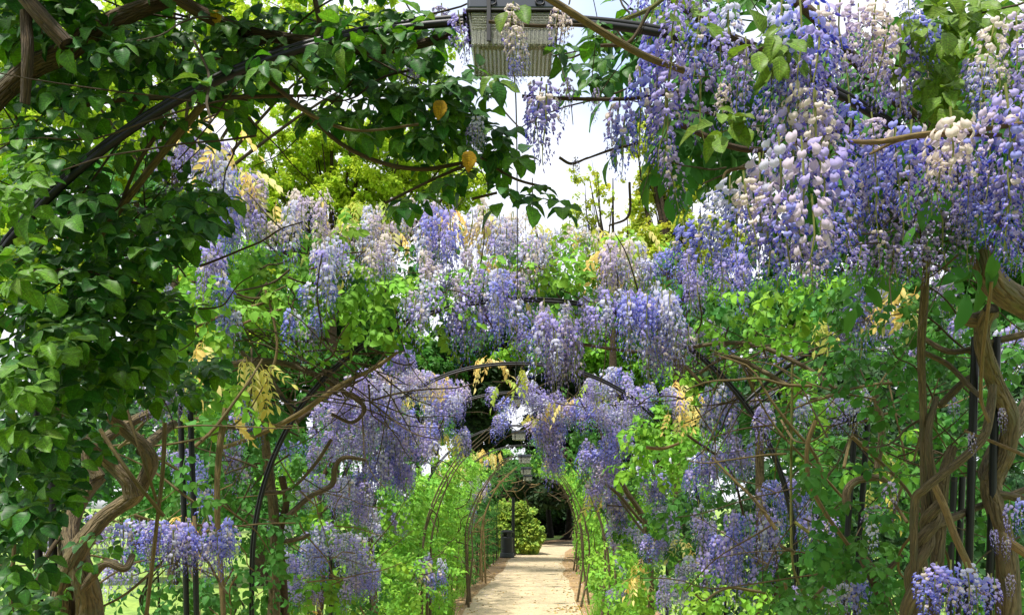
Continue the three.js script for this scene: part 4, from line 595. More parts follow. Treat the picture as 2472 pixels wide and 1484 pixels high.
// 3. and 4. the two wisterias whose growth meets over the second hoop
const C = climber('wisteria', 'wisteria over the left half of the second hoop, with a tangle of bare shoots', 652, 4.25);
{
  const T = (p, n = 'branch', m = M.vine, r = 8) => limb(C, n, p, m, r);
  T([[650, 1640, 4.25, 17], [660, 1484, 4.25, 14], [664, 1330, 4.25, 13], [660, 1230, 4.25, 12], [650, 1160, 4.25, 12], [640, 1060, 4.2, 10], [620, 960, 4.15, 9], [640, 880, 4.1, 8]], 'trunk', M.vine, 10);
  T([[690, 1640, 4.3, 9], [684, 1400, 4.3, 9], [672, 1300, 4.28, 9], [690, 1220, 4.25, 8], [680, 1150, 4.2, 8]], 'trunk', M.darkVine);
  T([[690, 1250, 4.2, 6], [745, 1200, 4.3, 6], [800, 1170, 4.4, 6], [808, 1130, 4.4, 6], [830, 1105, 4.4, 5], [880, 1110, 4.5, 4]]); T([[670, 1310, 4.2, 5], [720, 1300, 4.2, 5], [745, 1290, 4.3, 4]]); T([[640, 1190, 4.1, 5], [700, 1180, 4.1, 4], [760, 1120, 4.1, 4], [800, 1060, 4.1, 4]]);
  T([[560, 880, 3.8, 8], [620, 870, 3.8, 8], [700, 880, 3.8, 7], [790, 920, 3.8, 6], [850, 960, 3.9, 5]]); T([[580, 850, 3.7, 5], [640, 900, 3.7, 6], [690, 970, 3.7, 5], [720, 1020, 3.8, 4]]); T([[450, 890, 3.4, 5], [500, 860, 3.4, 7], [560, 830, 3.5, 5]], 'branch', M.paleStem); T([[640, 700, 3.5, 3], [660, 770, 3.5, 3], [668, 850, 3.5, 3], [640, 920, 3.5, 3], [590, 945, 3.5, 3]], 'branch', M.paleStem);
  T([[460, 795, 3.4, 3], [540, 760, 3.4, 3], [640, 730, 3.5, 3], [700, 715, 3.5, 2]], 'branch', M.paleStem); T([[560, 790, 3.4, 3], [640, 760, 3.4, 3], [680, 745, 3.4, 2]], 'branch', M.paleStem); T([[555, 705, 3.5, 3], [620, 720, 3.5, 3], [690, 690, 3.5, 2]], 'branch', M.stem);
  T([[540, 1080, 3.7, 5], [620, 1050, 3.6, 6], [720, 1000, 3.55, 6], [820, 930, 3.55, 6], [900, 890, 3.6, 5], [960, 850, 3.6, 4]], 'branch', M.stem); T([[470, 1010, 3.6, 6], [560, 1030, 3.65, 6], [640, 1040, 3.7, 6]]);
  T([[840, 950, 3.7, 5], [880, 985, 3.7, 5], [850, 1020, 3.7, 4], [800, 1000, 3.7, 4]], 'branch', M.twig);
  tangle(C, [[740, 900, 150, 80, 3.8, 0.25, 42, 0.5], [860, 940, 90, 60, 3.7, 0.2, 28, 0.45], [620, 1100, 110, 160, 4.2, 0.25, 24, 0.5], [560, 760, 140, 90, 3.6, 0.2, 22, 0.4], [800, 640, 280, 110, 3.8, 0.3, 24, 0.4]], M.twig, 1.8);
  tangle(C, [[560, 1200, 140, 200, 3.6, 0.3, 14, 0.6], [760, 1300, 100, 150, 4.4, 0.3, 12, 0.6]], M.paleStem, 1.6);
  tangle(C, [[430, 1200, 150, 220, 2.9, 0.2, 16, 0.6]], M.stem, 3);
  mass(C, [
    [400, 380, 55, 60, 3.4, 0.15, 8, 90, 'dusk lilac'], [440, 400, 60, 50, 3.5, 0.15, 8, 100, 'lilac dusk'], [510, 420, 40, 40, 3.5, 0.12, 6, 110, 'white lilac'], [545, 500, 22, 60, 3.5, 0.1, 7, 110, 'white blue'], [550, 580, 26, 30, 3.5, 0.1, 5, 90, 'lilac blue'], [605, 490, 30, 40, 3.7, 0.1, 6, 110, 'cream lilac pink'], [590, 545, 36, 24, 3.7, 0.1, 4, 80, 'lilac'],
    [505, 670, 26, 40, 3.15, 0.08, 6, 120, 'lilac dusk lilac'], [530, 720, 20, 20, 3.15, 0.06, 3, 90, 'blue lilac'], [560, 810, 26, 22, 3.2, 0.06, 5, 80, 'white blue'], [350, 620, 40, 30, 3.2, 0.1, 4, 70, 'lilac blue'], [430, 700, 40, 40, 3.3, 0.1, 3, 60, 'lilac'],
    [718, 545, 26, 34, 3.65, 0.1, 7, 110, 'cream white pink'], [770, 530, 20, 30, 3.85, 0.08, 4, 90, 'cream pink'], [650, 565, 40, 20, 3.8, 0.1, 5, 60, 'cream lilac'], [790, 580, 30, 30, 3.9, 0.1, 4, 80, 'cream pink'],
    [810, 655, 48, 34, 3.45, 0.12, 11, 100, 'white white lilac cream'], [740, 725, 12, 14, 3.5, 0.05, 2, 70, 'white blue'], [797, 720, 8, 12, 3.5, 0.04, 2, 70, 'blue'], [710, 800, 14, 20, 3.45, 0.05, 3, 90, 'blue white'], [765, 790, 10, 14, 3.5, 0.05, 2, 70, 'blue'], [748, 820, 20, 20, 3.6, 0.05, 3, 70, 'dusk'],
    [870, 590, 40, 36, 3.9, 0.15, 7, 90, 'cream pink white'], [930, 560, 46, 40, 4, 0.15, 10, 90, 'cream cream pink white'], [930, 640, 46, 34, 3.55, 0.12, 8, 90, 'white pink white cream'], [1000, 550, 40, 30, 4, 0.12, 6, 80, 'cream white'], [1055, 600, 44, 52, 3.75, 0.12, 13, 110, 'lilac white blue white pink'], [1042, 660, 24, 26, 3.65, 0.08, 5, 80, 'cream pink'], [1000, 520, 70, 14, 4.1, 0.15, 6, 70, 'white cream pink'],  // upper clusters paler: some older cream florets, and sunlight put into the palettes
    [330, 1310, 70, 24, 2.55, 0.08, 10, 85, 'blue lilac white'], [400, 1320, 60, 30, 2.6, 0.08, 10, 95, 'lilac blue white'], [500, 1320, 56, 40, 2.65, 0.08, 12, 90, 'white blue lilac'], [550, 1340, 26, 30, 2.65, 0.06, 5, 80, 'blue'], [290, 1400, 40, 24, 3.2, 0.1, 5, 70, 'white lilac'], [380, 960, 36, 46, 2.4, 0.08, 6, 80, 'dusk'], [420, 990, 24, 30, 2.5, 0.06, 3, 70, 'lilac dusk'], [440, 1130, 30, 30, 3.4, 0.1, 5, 70, 'lilac blue'], [480, 1170, 24, 24, 3.4, 0.1, 4, 70, 'blue'], [420, 1110, 30, 20, 3.4, 0.1, 3, 60, 'lilac'], [590, 1010, 40, 30, 3.6, 0.1, 5, 70, 'blue lilac'], [570, 1130, 40, 60, 4.3, 0.15, 8, 70, 'lilac dusk'], [500, 1220, 20, 20, 3.2, 0.1, 3, 60, 'blue'], [235, 1280, 40, 16, 2.4, 0.06, 4, 50, 'dusk lilac'], [130, 1350, 30, 20, 2.6, 0.1, 3, 60, 'dusk lilac'], [700, 1085, 26, 16, 4.6, 0.1, 4, 50, 'blue lilac'],
  ]);
  foliage(C, 'foliage', G.spray, LM.mid, TINT.bright, [[620, 640, 150, 70, 3.85, 0.2, 2.2], [640, 720, 130, 60, 3.7, 0.2, 1.8], [840, 745, 100, 60, 3.7, 0.15, 1.9], [830, 555, 45, 40, 3.8, 0.1, 1.8], [880, 680, 90, 50, 3.7, 0.12, 1.8], [960, 690, 70, 40, 3.6, 0.12, 2], [900, 790, 60, 40, 3.65, 0.1, 1.5], [1020, 760, 60, 50, 3.7, 0.12, 1.4], [700, 830, 80, 40, 3.7, 0.15, 1.2], [480, 760, 110, 70, 3.2, 0.15, 1.8], [500, 940, 90, 60, 3.2, 0.15, 1.9], [440, 680, 80, 70, 3.3, 0.15, 1.8]], 0.16, { scale: [0.7, 1.05] });
  foliage(C, 'foliage', G.spray, LM.mid, TINT.deep, [[560, 820, 150, 90, 4.2, 0.25, 1.6], [700, 650, 240, 90, 4.3, 0.25, 1.8], [950, 680, 140, 100, 4.2, 0.25, 1.8], [560, 1000, 130, 100, 4.4, 0.25, 1.5], [520, 1180, 110, 120, 4.2, 0.25, 1.3], [520, 1400, 130, 50, 3.6, 0.2, 1.4], [430, 1420, 90, 60, 3.4, 0.2, 1.2], [340, 1380, 70, 80, 3.4, 0.2, 1.0], [660, 1270, 40, 70, 4.1, 0.15, 1.6], [650, 1420, 30, 90, 4.1, 0.15, 1.3], [600, 1430, 60, 60, 4.6, 0.2, 1.0], [330, 500, 160, 130, 3.9, 0.25, 1.2], [465, 1070, 50, 60, 2.9, 0.08, 1], [470, 1200, 40, 40, 2.9, 0.08, 0.6]], 0.17, { scale: [0.7, 1.05] });
  foliage(C, 'young_leaf', G.young, LM.young, TINT.gold, [[525, 320, 45, 46, 3.4, 0.1, 1.1], [590, 430, 26, 40, 3.7, 0.08, 1.5], [490, 830, 40, 22, 3.1, 0.06, 1.8], [610, 880, 40, 24, 3.3, 0.06, 2], [600, 920, 46, 16, 3.3, 0.06, 1.4], [750, 612, 26, 18, 3.7, 0.06, 2], [900, 490, 60, 20, 4.1, 0.1, 1.2], [800, 520, 60, 20, 4, 0.1, 0.9], [930, 570, 60, 30, 4, 0.1, 0.8], [540, 985, 30, 20, 3.2, 0.06, 1.3], [440, 1255, 14, 20, 2.7, 0.04, 0.15], [700, 480, 70, 14, 3.9, 0.08, 0.8], [820, 590, 80, 20, 3.9, 0.1, 0.8]], 0.11, { scale: [0.6, 0.95] });
}
rest(C);
const D = climber('wisteria', 'wisteria over the right half of the second hoop, with big bluish hanging clusters', 1840, 4.1);
{
  const T = (p, n = 'branch', m = M.vine, r = 8) => limb(D, n, p, m, r);
  T([[1846, 1640, 4.1, 16], [1841, 1484, 4.1, 14], [1838, 1330, 4.1, 12], [1836, 1200, 4.1, 11], [1834, 1060, 4.1, 10], [1826, 960, 4.1, 9], [1800, 880, 4.0, 8]], 'trunk', M.vine, 10);
  T([[1880, 1640, 4.2, 11], [1876, 1450, 4.2, 11], [1866, 1340, 4.2, 9], [1850, 1240, 4.15, 8]], 'trunk', M.darkVine);
  T([[1663, 840, 3.6, 4], [1740, 828, 3.6, 5], [1830, 834, 3.55, 5], [1940, 884, 3.5, 5], [2020, 938, 3.4, 5]]); T([[1690, 900, 3.8, 4], [1760, 860, 3.7, 5], [1850, 900, 3.6, 5], [1960, 960, 3.5, 5], [2020, 950, 3.4, 4]]); T([[1800, 970, 3.6, 4], [1880, 900, 3.6, 5], [1960, 850, 3.5, 4]], 'branch', M.black); T([[1400, 830, 3.7, 4], [1500, 845, 3.7, 4], [1620, 860, 3.7, 5], [1700, 930, 3.7, 4]]); T([[1560, 1080, 4.6, 4], [1600, 1082, 4.6, 4], [1640, 1070, 4.6, 3]], 'branch', M.paleStem);
  T([[1970, 1015, 2.5, 5], [1950, 1078, 2.5, 5], [1955, 1160, 2.5, 5], [1996, 1242, 2.5, 5], [2060, 1330, 2.5, 4]], 'stem', M.paleStem); T([[2046, 1230, 2.75, 9], [2046, 1185, 2.75, 9], [2070, 1160, 2.75, 9], [2118, 1152, 2.75, 8], [2140, 1160, 2.8, 6]], 'branch', M.vine); T([[1914, 880, 2.9, 3], [1911, 1100, 2.9, 3], [1912, 1330, 2.9, 3], [1926, 1400, 2.9, 3], [1950, 1450, 2.9, 3]], 'stem', M.greenStem); T([[2112, 940, 2.8, 8], [2130, 1040, 2.8, 8], [2118, 1130, 2.8, 7]], 'branch', M.vine); T([[2080, 1340, 2.6, 9], [2110, 1400, 2.6, 11], [2130, 1450, 2.6, 11], [2160, 1620, 2.6, 12]], 'branch', M.vine); T([[2124, 1410, 2.6, 7], [2150, 1370, 2.6, 6], [2180, 1340, 2.6, 4]], 'branch', M.vine); T([[1920, 1260, 2.9, 4], [2010, 1330, 2.8, 4], [2080, 1420, 2.7, 3]], 'stem', M.greenStem); T([[1660, 1050, 4.4, 3], [1760, 1130, 4.4, 3], [1800, 1260, 4.3, 3]], 'branch', M.twig);
  tangle(D, [[1800, 900, 170, 90, 3.8, 0.25, 34, 0.5], [1880, 850, 160, 70, 3.6, 0.2, 20, 0.45], [1960, 1200, 120, 200, 3, 0.25, 26, 0.5], [1380, 720, 240, 100, 3.8, 0.3, 24, 0.4], [2120, 1050, 130, 140, 3.2, 0.25, 22, 0.45]], M.twig, 1.7);
  tangle(D, [[2050, 1180, 210, 260, 2.85, 0.2, 26, 0.6]], M.stem, 3.2);
  mass(D, [
    [1120, 690, 46, 50, 3.7, 0.12, 10, 100, 'pink cream lilac'], [1160, 560, 36, 30, 4, 0.12, 6, 90, 'cream white pink'], [1200, 600, 44, 44, 3.9, 0.12, 9, 90, 'white pink white lilac'], [1250, 560, 40, 30, 4, 0.12, 5, 80, 'cream pink'], [1290, 640, 50, 34, 3.75, 0.12, 9, 90, 'pink white cream'], [1190, 780, 70, 40, 3.65, 0.12, 12, 90, 'blue lilac white'], [1110, 790, 40, 30, 3.7, 0.1, 5, 90, 'blue lilac'], [1240, 720, 50, 40, 3.7, 0.12, 7, 90, 'lilac pink'],  // topmost clusters take paler palettes, with the sun on them painted in
    [1020, 740, 50, 36, 3.45, 0.06, 7, 80, 'lilac pink white'], [1180, 720, 50, 40, 3.42, 0.06, 9, 85, 'lilac blue white'], [1400, 790, 50, 36, 3.45, 0.06, 5, 80, 'lilac dusk'], [1490, 760, 40, 34, 3.45, 0.06, 6, 85, 'white lilac'],
    [1330, 830, 56, 46, 3.5, 0.12, 16, 110, 'lilac pink white dusk'], [1350, 880, 44, 36, 3.5, 0.1, 9, 100, 'lilac dusk'], [1280, 830, 36, 26, 3.55, 0.1, 5, 90, 'lilac blue'],
    [1575, 790, 62, 44, 3.4, 0.12, 17, 110, 'blue blue white lilac'], [1530, 770, 30, 30, 3.4, 0.1, 5, 90, 'blue'], [1620, 850, 44, 34, 3.45, 0.1, 9, 90, 'dusk blue'], [1570, 870, 40, 20, 3.5, 0.1, 4, 80, 'dusk'],
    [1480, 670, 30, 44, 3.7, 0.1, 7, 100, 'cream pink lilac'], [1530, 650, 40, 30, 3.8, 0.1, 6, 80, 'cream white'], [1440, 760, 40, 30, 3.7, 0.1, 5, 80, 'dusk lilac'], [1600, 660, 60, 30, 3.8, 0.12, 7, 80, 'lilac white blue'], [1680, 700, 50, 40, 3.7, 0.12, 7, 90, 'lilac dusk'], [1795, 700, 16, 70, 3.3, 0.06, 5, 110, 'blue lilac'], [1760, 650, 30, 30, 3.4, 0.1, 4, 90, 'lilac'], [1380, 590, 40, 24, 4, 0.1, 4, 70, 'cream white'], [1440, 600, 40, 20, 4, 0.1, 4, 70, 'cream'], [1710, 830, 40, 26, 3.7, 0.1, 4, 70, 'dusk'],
    [1740, 1000, 50, 36, 4.2, 0.12, 10, 90, 'lilac white blue'], [1760, 1070, 30, 40, 4.2, 0.12, 6, 80, 'lilac'], [1775, 1125, 46, 28, 4.3, 0.12, 9, 70, 'lilac blue'], [1694, 1160, 30, 34, 4.3, 0.08, 10, 75, 'blue lilac', 1.2], [1855, 1020, 20, 26, 3.3, 0.05, 3, 80, 'white lilac'], [1936, 1005, 12, 22, 3.2, 0.04, 3, 95, 'white blue'], [1890, 1215, 56, 26, 3.8, 0.1, 12, 70, 'blue lilac'],
    [2095, 760, 42, 44, 2.8, 0.08, 9, 120, 'white blue lilac'], [2130, 770, 26, 30, 2.85, 0.06, 4, 100, 'lilac white'], [2040, 800, 26, 40, 2.9, 0.06, 4, 90, 'dusk'], [2160, 800, 20, 26, 2.95, 0.06, 3, 80, 'dusk'], [2090, 1000, 50, 26, 3, 0.1, 5, 70, 'white lilac dusk'], [2020, 1010, 30, 30, 3.2, 0.1, 3, 60, 'lilac'], [2210, 860, 24, 30, 2.9, 0.06, 3, 70, 'dusk lilac'], [2270, 690, 30, 40, 2.6, 0.08, 5, 90, 'dusk'], [2310, 810, 20, 30, 2.8, 0.06, 3, 70, 'lilac'], [2450, 860, 40, 40, 2.8, 0.1, 6, 90, 'lilac white'],
    [1700, 1290, 30, 34, 4.2, 0.1, 6, 80, 'lilac white'], [1780, 1310, 60, 36, 4.1, 0.12, 14, 80, 'lilac blue'], [1855, 1300, 36, 40, 4, 0.1, 8, 80, 'lilac blue white'], [1740, 1370, 56, 36, 4.1, 0.12, 11, 80, 'blue lilac'], [1810, 1395, 56, 30, 4.1, 0.12, 9, 80, 'lilac blue'], [1960, 1280, 26, 30, 3.3, 0.08, 5, 80, 'white blue lilac'], [1850, 990, 30, 20, 4, 0.1, 3, 60, 'lilac'], [1800, 880, 50, 20, 4, 0.1, 5, 60, 'blue lilac dusk'], [1890, 880, 30, 16, 3.8, 0.1, 3, 60, 'lilac'], [2030, 1440, 26, 20, 2.6, 0.05, 4, 80, 'white blue'], [2072, 1440, 20, 20, 2.6, 0.05, 3, 90, 'blue'], [2000, 1290, 20, 20, 3, 0.05, 2, 60, 'lilac'], [1920, 1460, 40, 20, 3.5, 0.1, 4, 60, 'lilac'], [2110, 1270, 16, 20, 3, 0.05, 2, 70, 'dusk'],
  ]);
  foliage(D, 'foliage', G.spray, LM.mid, TINT.bright, [[1200, 650, 90, 50, 3.8, 0.12, 1.6], [1340, 640, 80, 60, 3.75, 0.12, 2.2], [1390, 720, 70, 60, 3.7, 0.12, 2], [1420, 600, 60, 40, 3.9, 0.1, 1.6], [1150, 730, 60, 40, 3.7, 0.1, 1.4], [1560, 600, 60, 40, 4, 0.1, 1.2], [1900, 740, 130, 80, 3.2, 0.2, 1.6], [1980, 690, 110, 60, 3.1, 0.15, 1.5], [1700, 760, 70, 50, 3.6, 0.12, 1.5], [1860, 850, 90, 40, 4, 0.12, 1.5], [1640, 920, 40, 30, 3.9, 0.1, 1.2], [1940, 1100, 50, 70, 4, 0.12, 1.4], [1760, 1440, 120, 60, 3.8, 0.2, 1.6], [1980, 950, 70, 60, 3.4, 0.12, 1.4], [2130, 1090, 90, 70, 3.1, 0.15, 0.8]], 0.15, { scale: [0.55, 0.88] });
  foliage(D, 'foliage', G.spray, LM.mid, TINT.deep, [[1350, 690, 260, 90, 4.3, 0.25, 1.6], [1650, 730, 200, 90, 4.3, 0.25, 1.7], [1880, 780, 180, 110, 4.1, 0.25, 1.7], [1850, 960, 130, 70, 4.3, 0.2, 1.4], [1690, 1230, 90, 60, 4.5, 0.2, 1.8], [1940, 1160, 90, 110, 4.1, 0.25, 1.6], [1900, 1370, 90, 110, 4.2, 0.25, 1.6], [2080, 1160, 120, 120, 3.8, 0.25, 1.5], [2080, 1380, 130, 100, 3.5, 0.25, 1.7], [2280, 900, 130, 120, 3.4, 0.25, 1.4], [2320, 1120, 150, 150, 3.6, 0.25, 1.3], [2400, 1350, 120, 140, 3.4, 0.25, 1.2]], 0.17, { scale: [0.7, 1.05] });
  foliage(D, 'young_leaf', G.young, LM.young, TINT.gold, [[1110, 520, 70, 24, 4, 0.1, 2], [1190, 540, 40, 20, 4, 0.08, 1.4], [1320, 550, 60, 20, 4.1, 0.1, 1.4], [1420, 560, 50, 20, 4.1, 0.1, 1.6], [1540, 580, 40, 36, 4, 0.1, 1.5], [1490, 620, 50, 40, 3.9, 0.1, 1], [1230, 610, 60, 40, 4, 0.1, 0.6], [1990, 760, 20, 14, 3.2, 0.05, 0.8], [2110, 1180, 40, 30, 3.6, 0.1, 0.8], [2160, 1090, 60, 40, 4, 0.15, 0.5]], 0.11, { scale: [0.6, 0.95] });
}

// 5. and 6. lilac mounds under the third and fourth hoops
rest(D);
dense = 2.1; short = 0.78;
const E = climber('wisteria', 'wisteria making the long lilac bank inside the walk, left of the small lamps', 900, 6.6);
{
  const T = (p, n = 'branch', m = M.vine) => limb(E, n, p, m, 7);
  T([[905, 1500, 6.6, 8], [900, 1380, 6.6, 7], [890, 1250, 6.6, 7], [880, 1120, 6.6, 6], [900, 1010, 6.5, 5]], 'trunk'); T([[770, 1500, 6, 8], [780, 1350, 6, 7], [770, 1200, 6, 6], [800, 1100, 6, 5]], 'trunk', M.darkVine); T([[880, 1120, 6.5, 4], [950, 1060, 6.5, 4], [1060, 1010, 6.5, 3]]); T([[770, 1240, 5.9, 4], [840, 1180, 5.9, 4], [900, 1150, 5.9, 3]]);
  tangle(E, [[800, 1180, 110, 200, 6, 0.4, 26, 0.6], [960, 1040, 120, 70, 6.3, 0.3, 18, 0.5]], M.twig, 1.4);
  tangle(E, [[780, 1430, 90, 40, 5.2, 0.2, 10, 0.6]], M.paleStem, 1.6);
  mass(E, [
    [960, 885, 34, 26, 4.70, 0.15, 10, 70, 'lilac blue'], [900, 955, 66, 34, 5.00, 0.2, 18, 70, 'white pink lilac'], [1000, 945, 60, 26, 5.40, 0.2, 18, 60, 'cream pink white lilac'], [1075, 960, 50, 30, 6.40, 0.2, 16, 62, 'pink lilac white'], [1070, 1000, 50, 28, 6.30, 0.2, 14, 62, 'blue lilac white'], [860, 1010, 60, 40, 4.90, 0.2, 14, 75, 'lilac pink lilac'], [930, 1030, 60, 40, 5.00, 0.2, 18, 78, 'lilac pink blue white'], [990, 1080, 70, 36, 5.20, 0.2, 20, 74, 'pink lilac white blue'], [1030, 1065, 30, 26, 6.20, 0.15, 7, 62, 'cream lilac'], [1110, 1080, 24, 22, 6.40, 0.1, 7, 58, 'blue lilac white'], [870, 1100, 60, 40, 5.00, 0.2, 12, 74, 'lilac white'], [930, 1150, 46, 32, 5.10, 0.15, 11, 78, 'blue lilac white'], [972, 1165, 22, 36, 5.20, 0.1, 6, 80, 'lilac blue'], [890, 1180, 30, 30, 5.10, 0.1, 5, 70, 'dusk blue'], [800, 1050, 50, 50, 4.80, 0.2, 9, 70, 'lilac pink lilac'],
    [780, 1110, 40, 50, 4.80, 0.2, 7, 60, 'lilac white'], [750, 1200, 40, 36, 4.70, 0.2, 7, 64, 'blue lilac white'], [840, 1215, 50, 36, 5.00, 0.2, 12, 70, 'lilac white'], [870, 1240, 36, 36, 5.10, 0.15, 8, 70, 'lilac pink lilac'], [955, 1262, 34, 22, 6.40, 0.1, 10, 58, 'white lilac'], [905, 1275, 30, 24, 6.20, 0.1, 7, 58, 'lilac white'], [740, 1370, 46, 30, 5.00, 0.15, 12, 66, 'blue lilac white'], [690, 1370, 20, 20, 5.00, 0.1, 4, 60, 'lilac white'], [850, 1345, 44, 30, 4.80, 0.15, 11, 66, 'white lilac'], [880, 1400, 36, 36, 4.80, 0.15, 10, 66, 'blue lilac white'], [850, 1430, 30, 20, 4.80, 0.1, 5, 60, 'lilac pink lilac'], [720, 1450, 50, 20, 4.80, 0.15, 8, 60, 'lilac pink lilac'], [780, 1320, 40, 30, 5.20, 0.15, 8, 60, 'lilac white'], [790, 1290, 20, 20, 5.20, 0.1, 4, 60, 'lilac white'], [680, 1300, 24, 40, 4.80, 0.1, 5, 60, 'lilac white'],
  ], 1.2);
  foliage(E, 'foliage', G.sprayFar, LM.mid, TINT.deep, [[740, 1080, 90, 80, 5.9, 0.3, 1.5], [730, 1270, 100, 90, 5.8, 0.3, 1.8], [860, 1170, 100, 120, 6.6, 0.3, 2], [820, 1420, 120, 80, 5.8, 0.3, 1.8], [920, 1030, 110, 70, 6.5, 0.3, 1.8], [690, 1440, 70, 60, 5, 0.2, 1.4], [1010, 1000, 90, 50, 6.9, 0.25, 1.6]], 0.24, { scale: [0.55, 0.85] });
  foliage(E, 'foliage', G.spray, LM.mid, TINT.bright, [[700, 1140, 60, 50, 5.2, 0.15, 1], [800, 1270, 60, 50, 5.3, 0.15, 1], [760, 1430, 90, 50, 5, 0.2, 1.4], [900, 1350, 40, 60, 5.8, 0.2, 1.2], [940, 1200, 50, 60, 6.3, 0.2, 1.5]], 0.16);
  foliage(E, 'young_leaf', G.young, LM.young, TINT.gold, [[1010, 905, 80, 18, 6.2, 0.2, 1.1], [960, 940, 80, 16, 6, 0.2, 0.8], [1050, 1045, 60, 14, 6.4, 0.2, 0.8], [870, 1330, 26, 14, 5.4, 0.1, 1.2], [770, 1410, 14, 12, 5, 0.06, 1], [740, 1420, 20, 14, 5, 0.06, 0.8], [1160, 870, 14, 16, 5.4, 0.05, 1], [1190, 860, 16, 8, 5.4, 0.05, 1]], 0.11, { scale: [0.6, 0.95] });
}
rest(E);
const Fp = climber('wisteria', 'wisteria hanging in lilac tiers inside the walk, right of the small lamps', 1560, 6.6);
{
  const T = (p, n = 'branch', m = M.vine) => limb(Fp, n, p, m, 7);
  T([[1570, 1500, 6.6, 8], [1572, 1380, 6.6, 7], [1556, 1260, 6.6, 7], [1510, 1180, 6.5, 6], [1470, 1100, 6.4, 5], [1440, 1010, 6.4, 4]], 'trunk'); T([[1500, 1210, 6.3, 3], [1560, 1290, 6, 3], [1610, 1310, 5.8, 3]]); T([[1450, 1160, 6.4, 4], [1490, 1190, 6.4, 4], [1550, 1260, 6.5, 4]]);
  T([[1262, 880, 5.6, 2], [1250, 930, 5.7, 2], [1225, 950, 5.8, 2]], 'branch', M.stem); T([[1180, 1070, 6.2, 1.5], [1200, 990, 6, 1.5], [1250, 930, 5.8, 2], [1262, 900, 5.7, 2]], 'branch', M.stem);
  tangle(Fp, [[1500, 1150, 90, 150, 6.6, 0.4, 20, 0.6], [1420, 990, 140, 50, 6.3, 0.3, 16, 0.5]], M.twig, 1.4);
  mass(Fp, [
    [1490, 940, 36, 26, 5.6, 0.12, 10, 66, 'white lilac blue'], [1440, 960, 26, 20, 5.8, 0.1, 5, 55, 'pink lilac'], [1290, 975, 26, 26, 6.2, 0.1, 8, 56, 'lilac white'], [1350, 1000, 46, 26, 6.3, 0.15, 14, 60, 'lilac pink white'], [1420, 1010, 50, 28, 6.2, 0.15, 14, 62, 'lilac blue white'], [1480, 1025, 44, 28, 6, 0.15, 11, 64, 'white lilac pink'], [1330, 1070, 36, 40, 6.4, 0.12, 14, 70, 'lilac blue pink'], [1310, 1045, 36, 20, 6.5, 0.1, 7, 56, 'pink lilac'], [1335, 1125, 22, 26, 6.5, 0.1, 6, 62, 'lilac blue'], [1440, 1110, 42, 36, 6.2, 0.15, 16, 70, 'blue lilac white'], [1490, 1090, 36, 34, 6, 0.15, 11, 70, 'lilac blue'], [1470, 1155, 36, 26, 6.1, 0.12, 9, 66, 'lilac pink lilac'], [1450, 1190, 30, 26, 6.6, 0.12, 8, 58, 'pink lilac white'], [1490, 1240, 30, 30, 6.8, 0.1, 13, 62, 'pink lilac white blue'], [1500, 1280, 20, 18, 6.9, 0.1, 5, 50, 'lilac white'],
    [1225, 990, 16, 16, 6, 0.06, 4, 42, 'lilac blue'], [1210, 1010, 14, 22, 6, 0.06, 4, 44, 'lilac white'], [1196, 1045, 14, 18, 6.1, 0.06, 3, 40, 'lilac blue'], [1190, 970, 8, 16, 6, 0.05, 2, 46, 'lilac white'], [1222, 1020, 10, 24, 5.9, 0.05, 2, 44, 'blue'], [1265, 945, 18, 20, 6, 0.06, 5, 50, 'pink lilac'], [1430, 940, 10, 16, 5.7, 0.05, 2, 44, 'white'], [1530, 1000, 40, 24, 5.4, 0.12, 7, 60, 'lilac white'], [1560, 970, 40, 20, 5.4, 0.12, 5, 56, 'blue lilac white'], [1640, 975, 40, 20, 5, 0.12, 5, 60, 'lilac white'],
    [1582, 1195, 28, 26, 5.4, 0.1, 10, 66, 'lilac blue'], [1605, 1260, 22, 20, 5.4, 0.1, 6, 56, 'lilac white'], [1625, 1290, 16, 16, 5.3, 0.1, 3, 50, 'lilac white'], [1580, 1330, 24, 26, 5.6, 0.1, 6, 56, 'lilac blue'], [1620, 1440, 40, 30, 5, 0.12, 9, 66, 'white lilac'], [1480, 1300, 16, 20, 7, 0.1, 3, 46, 'lilac white'], [1490, 1330, 12, 14, 7, 0.1, 2, 44, 'lilac pink lilac'], [1650, 1380, 30, 20, 5, 0.1, 4, 56, 'lilac white'], [1530, 1300, 26, 20, 6.4, 0.1, 4, 50, 'lilac white'], [1490, 1440, 20, 16, 7, 0.1, 3, 46, 'lilac white'], [1720, 1120, 24, 26, 5, 0.1, 3, 60, 'lilac white'], [1560, 1140, 20, 20, 5.8, 0.1, 3, 50, 'dusk lilac'],
  ], 1.2);
  foliage(Fp, 'foliage', G.sprayFar, LM.mid, TINT.fresh, [[1600, 1050, 75, 60, 5.2, 0.2, 2.6], [1570, 1110, 60, 60, 5.4, 0.2, 2.2], [1650, 1100, 60, 60, 5, 0.2, 2], [1560, 1390, 80, 80, 6, 0.25, 1.8], [1520, 1230, 50, 80, 6.9, 0.2, 1.6]], 0.2, { scale: [0.55, 0.85] });
  foliage(Fp, 'foliage', G.sprayFar, LM.mid, TINT.deep, [[1440, 1010, 130, 60, 6.9, 0.25, 1.8], [1480, 1130, 90, 100, 6.9, 0.25, 1.8], [1640, 1230, 80, 100, 5.7, 0.25, 2.0], [1660, 1370, 80, 80, 5.4, 0.25, 1.8], [1350, 1060, 60, 70, 6.9, 0.2, 1.2], [1560, 1290, 60, 90, 6.8, 0.25, 2]], 0.24, { scale: [0.55, 0.85] });
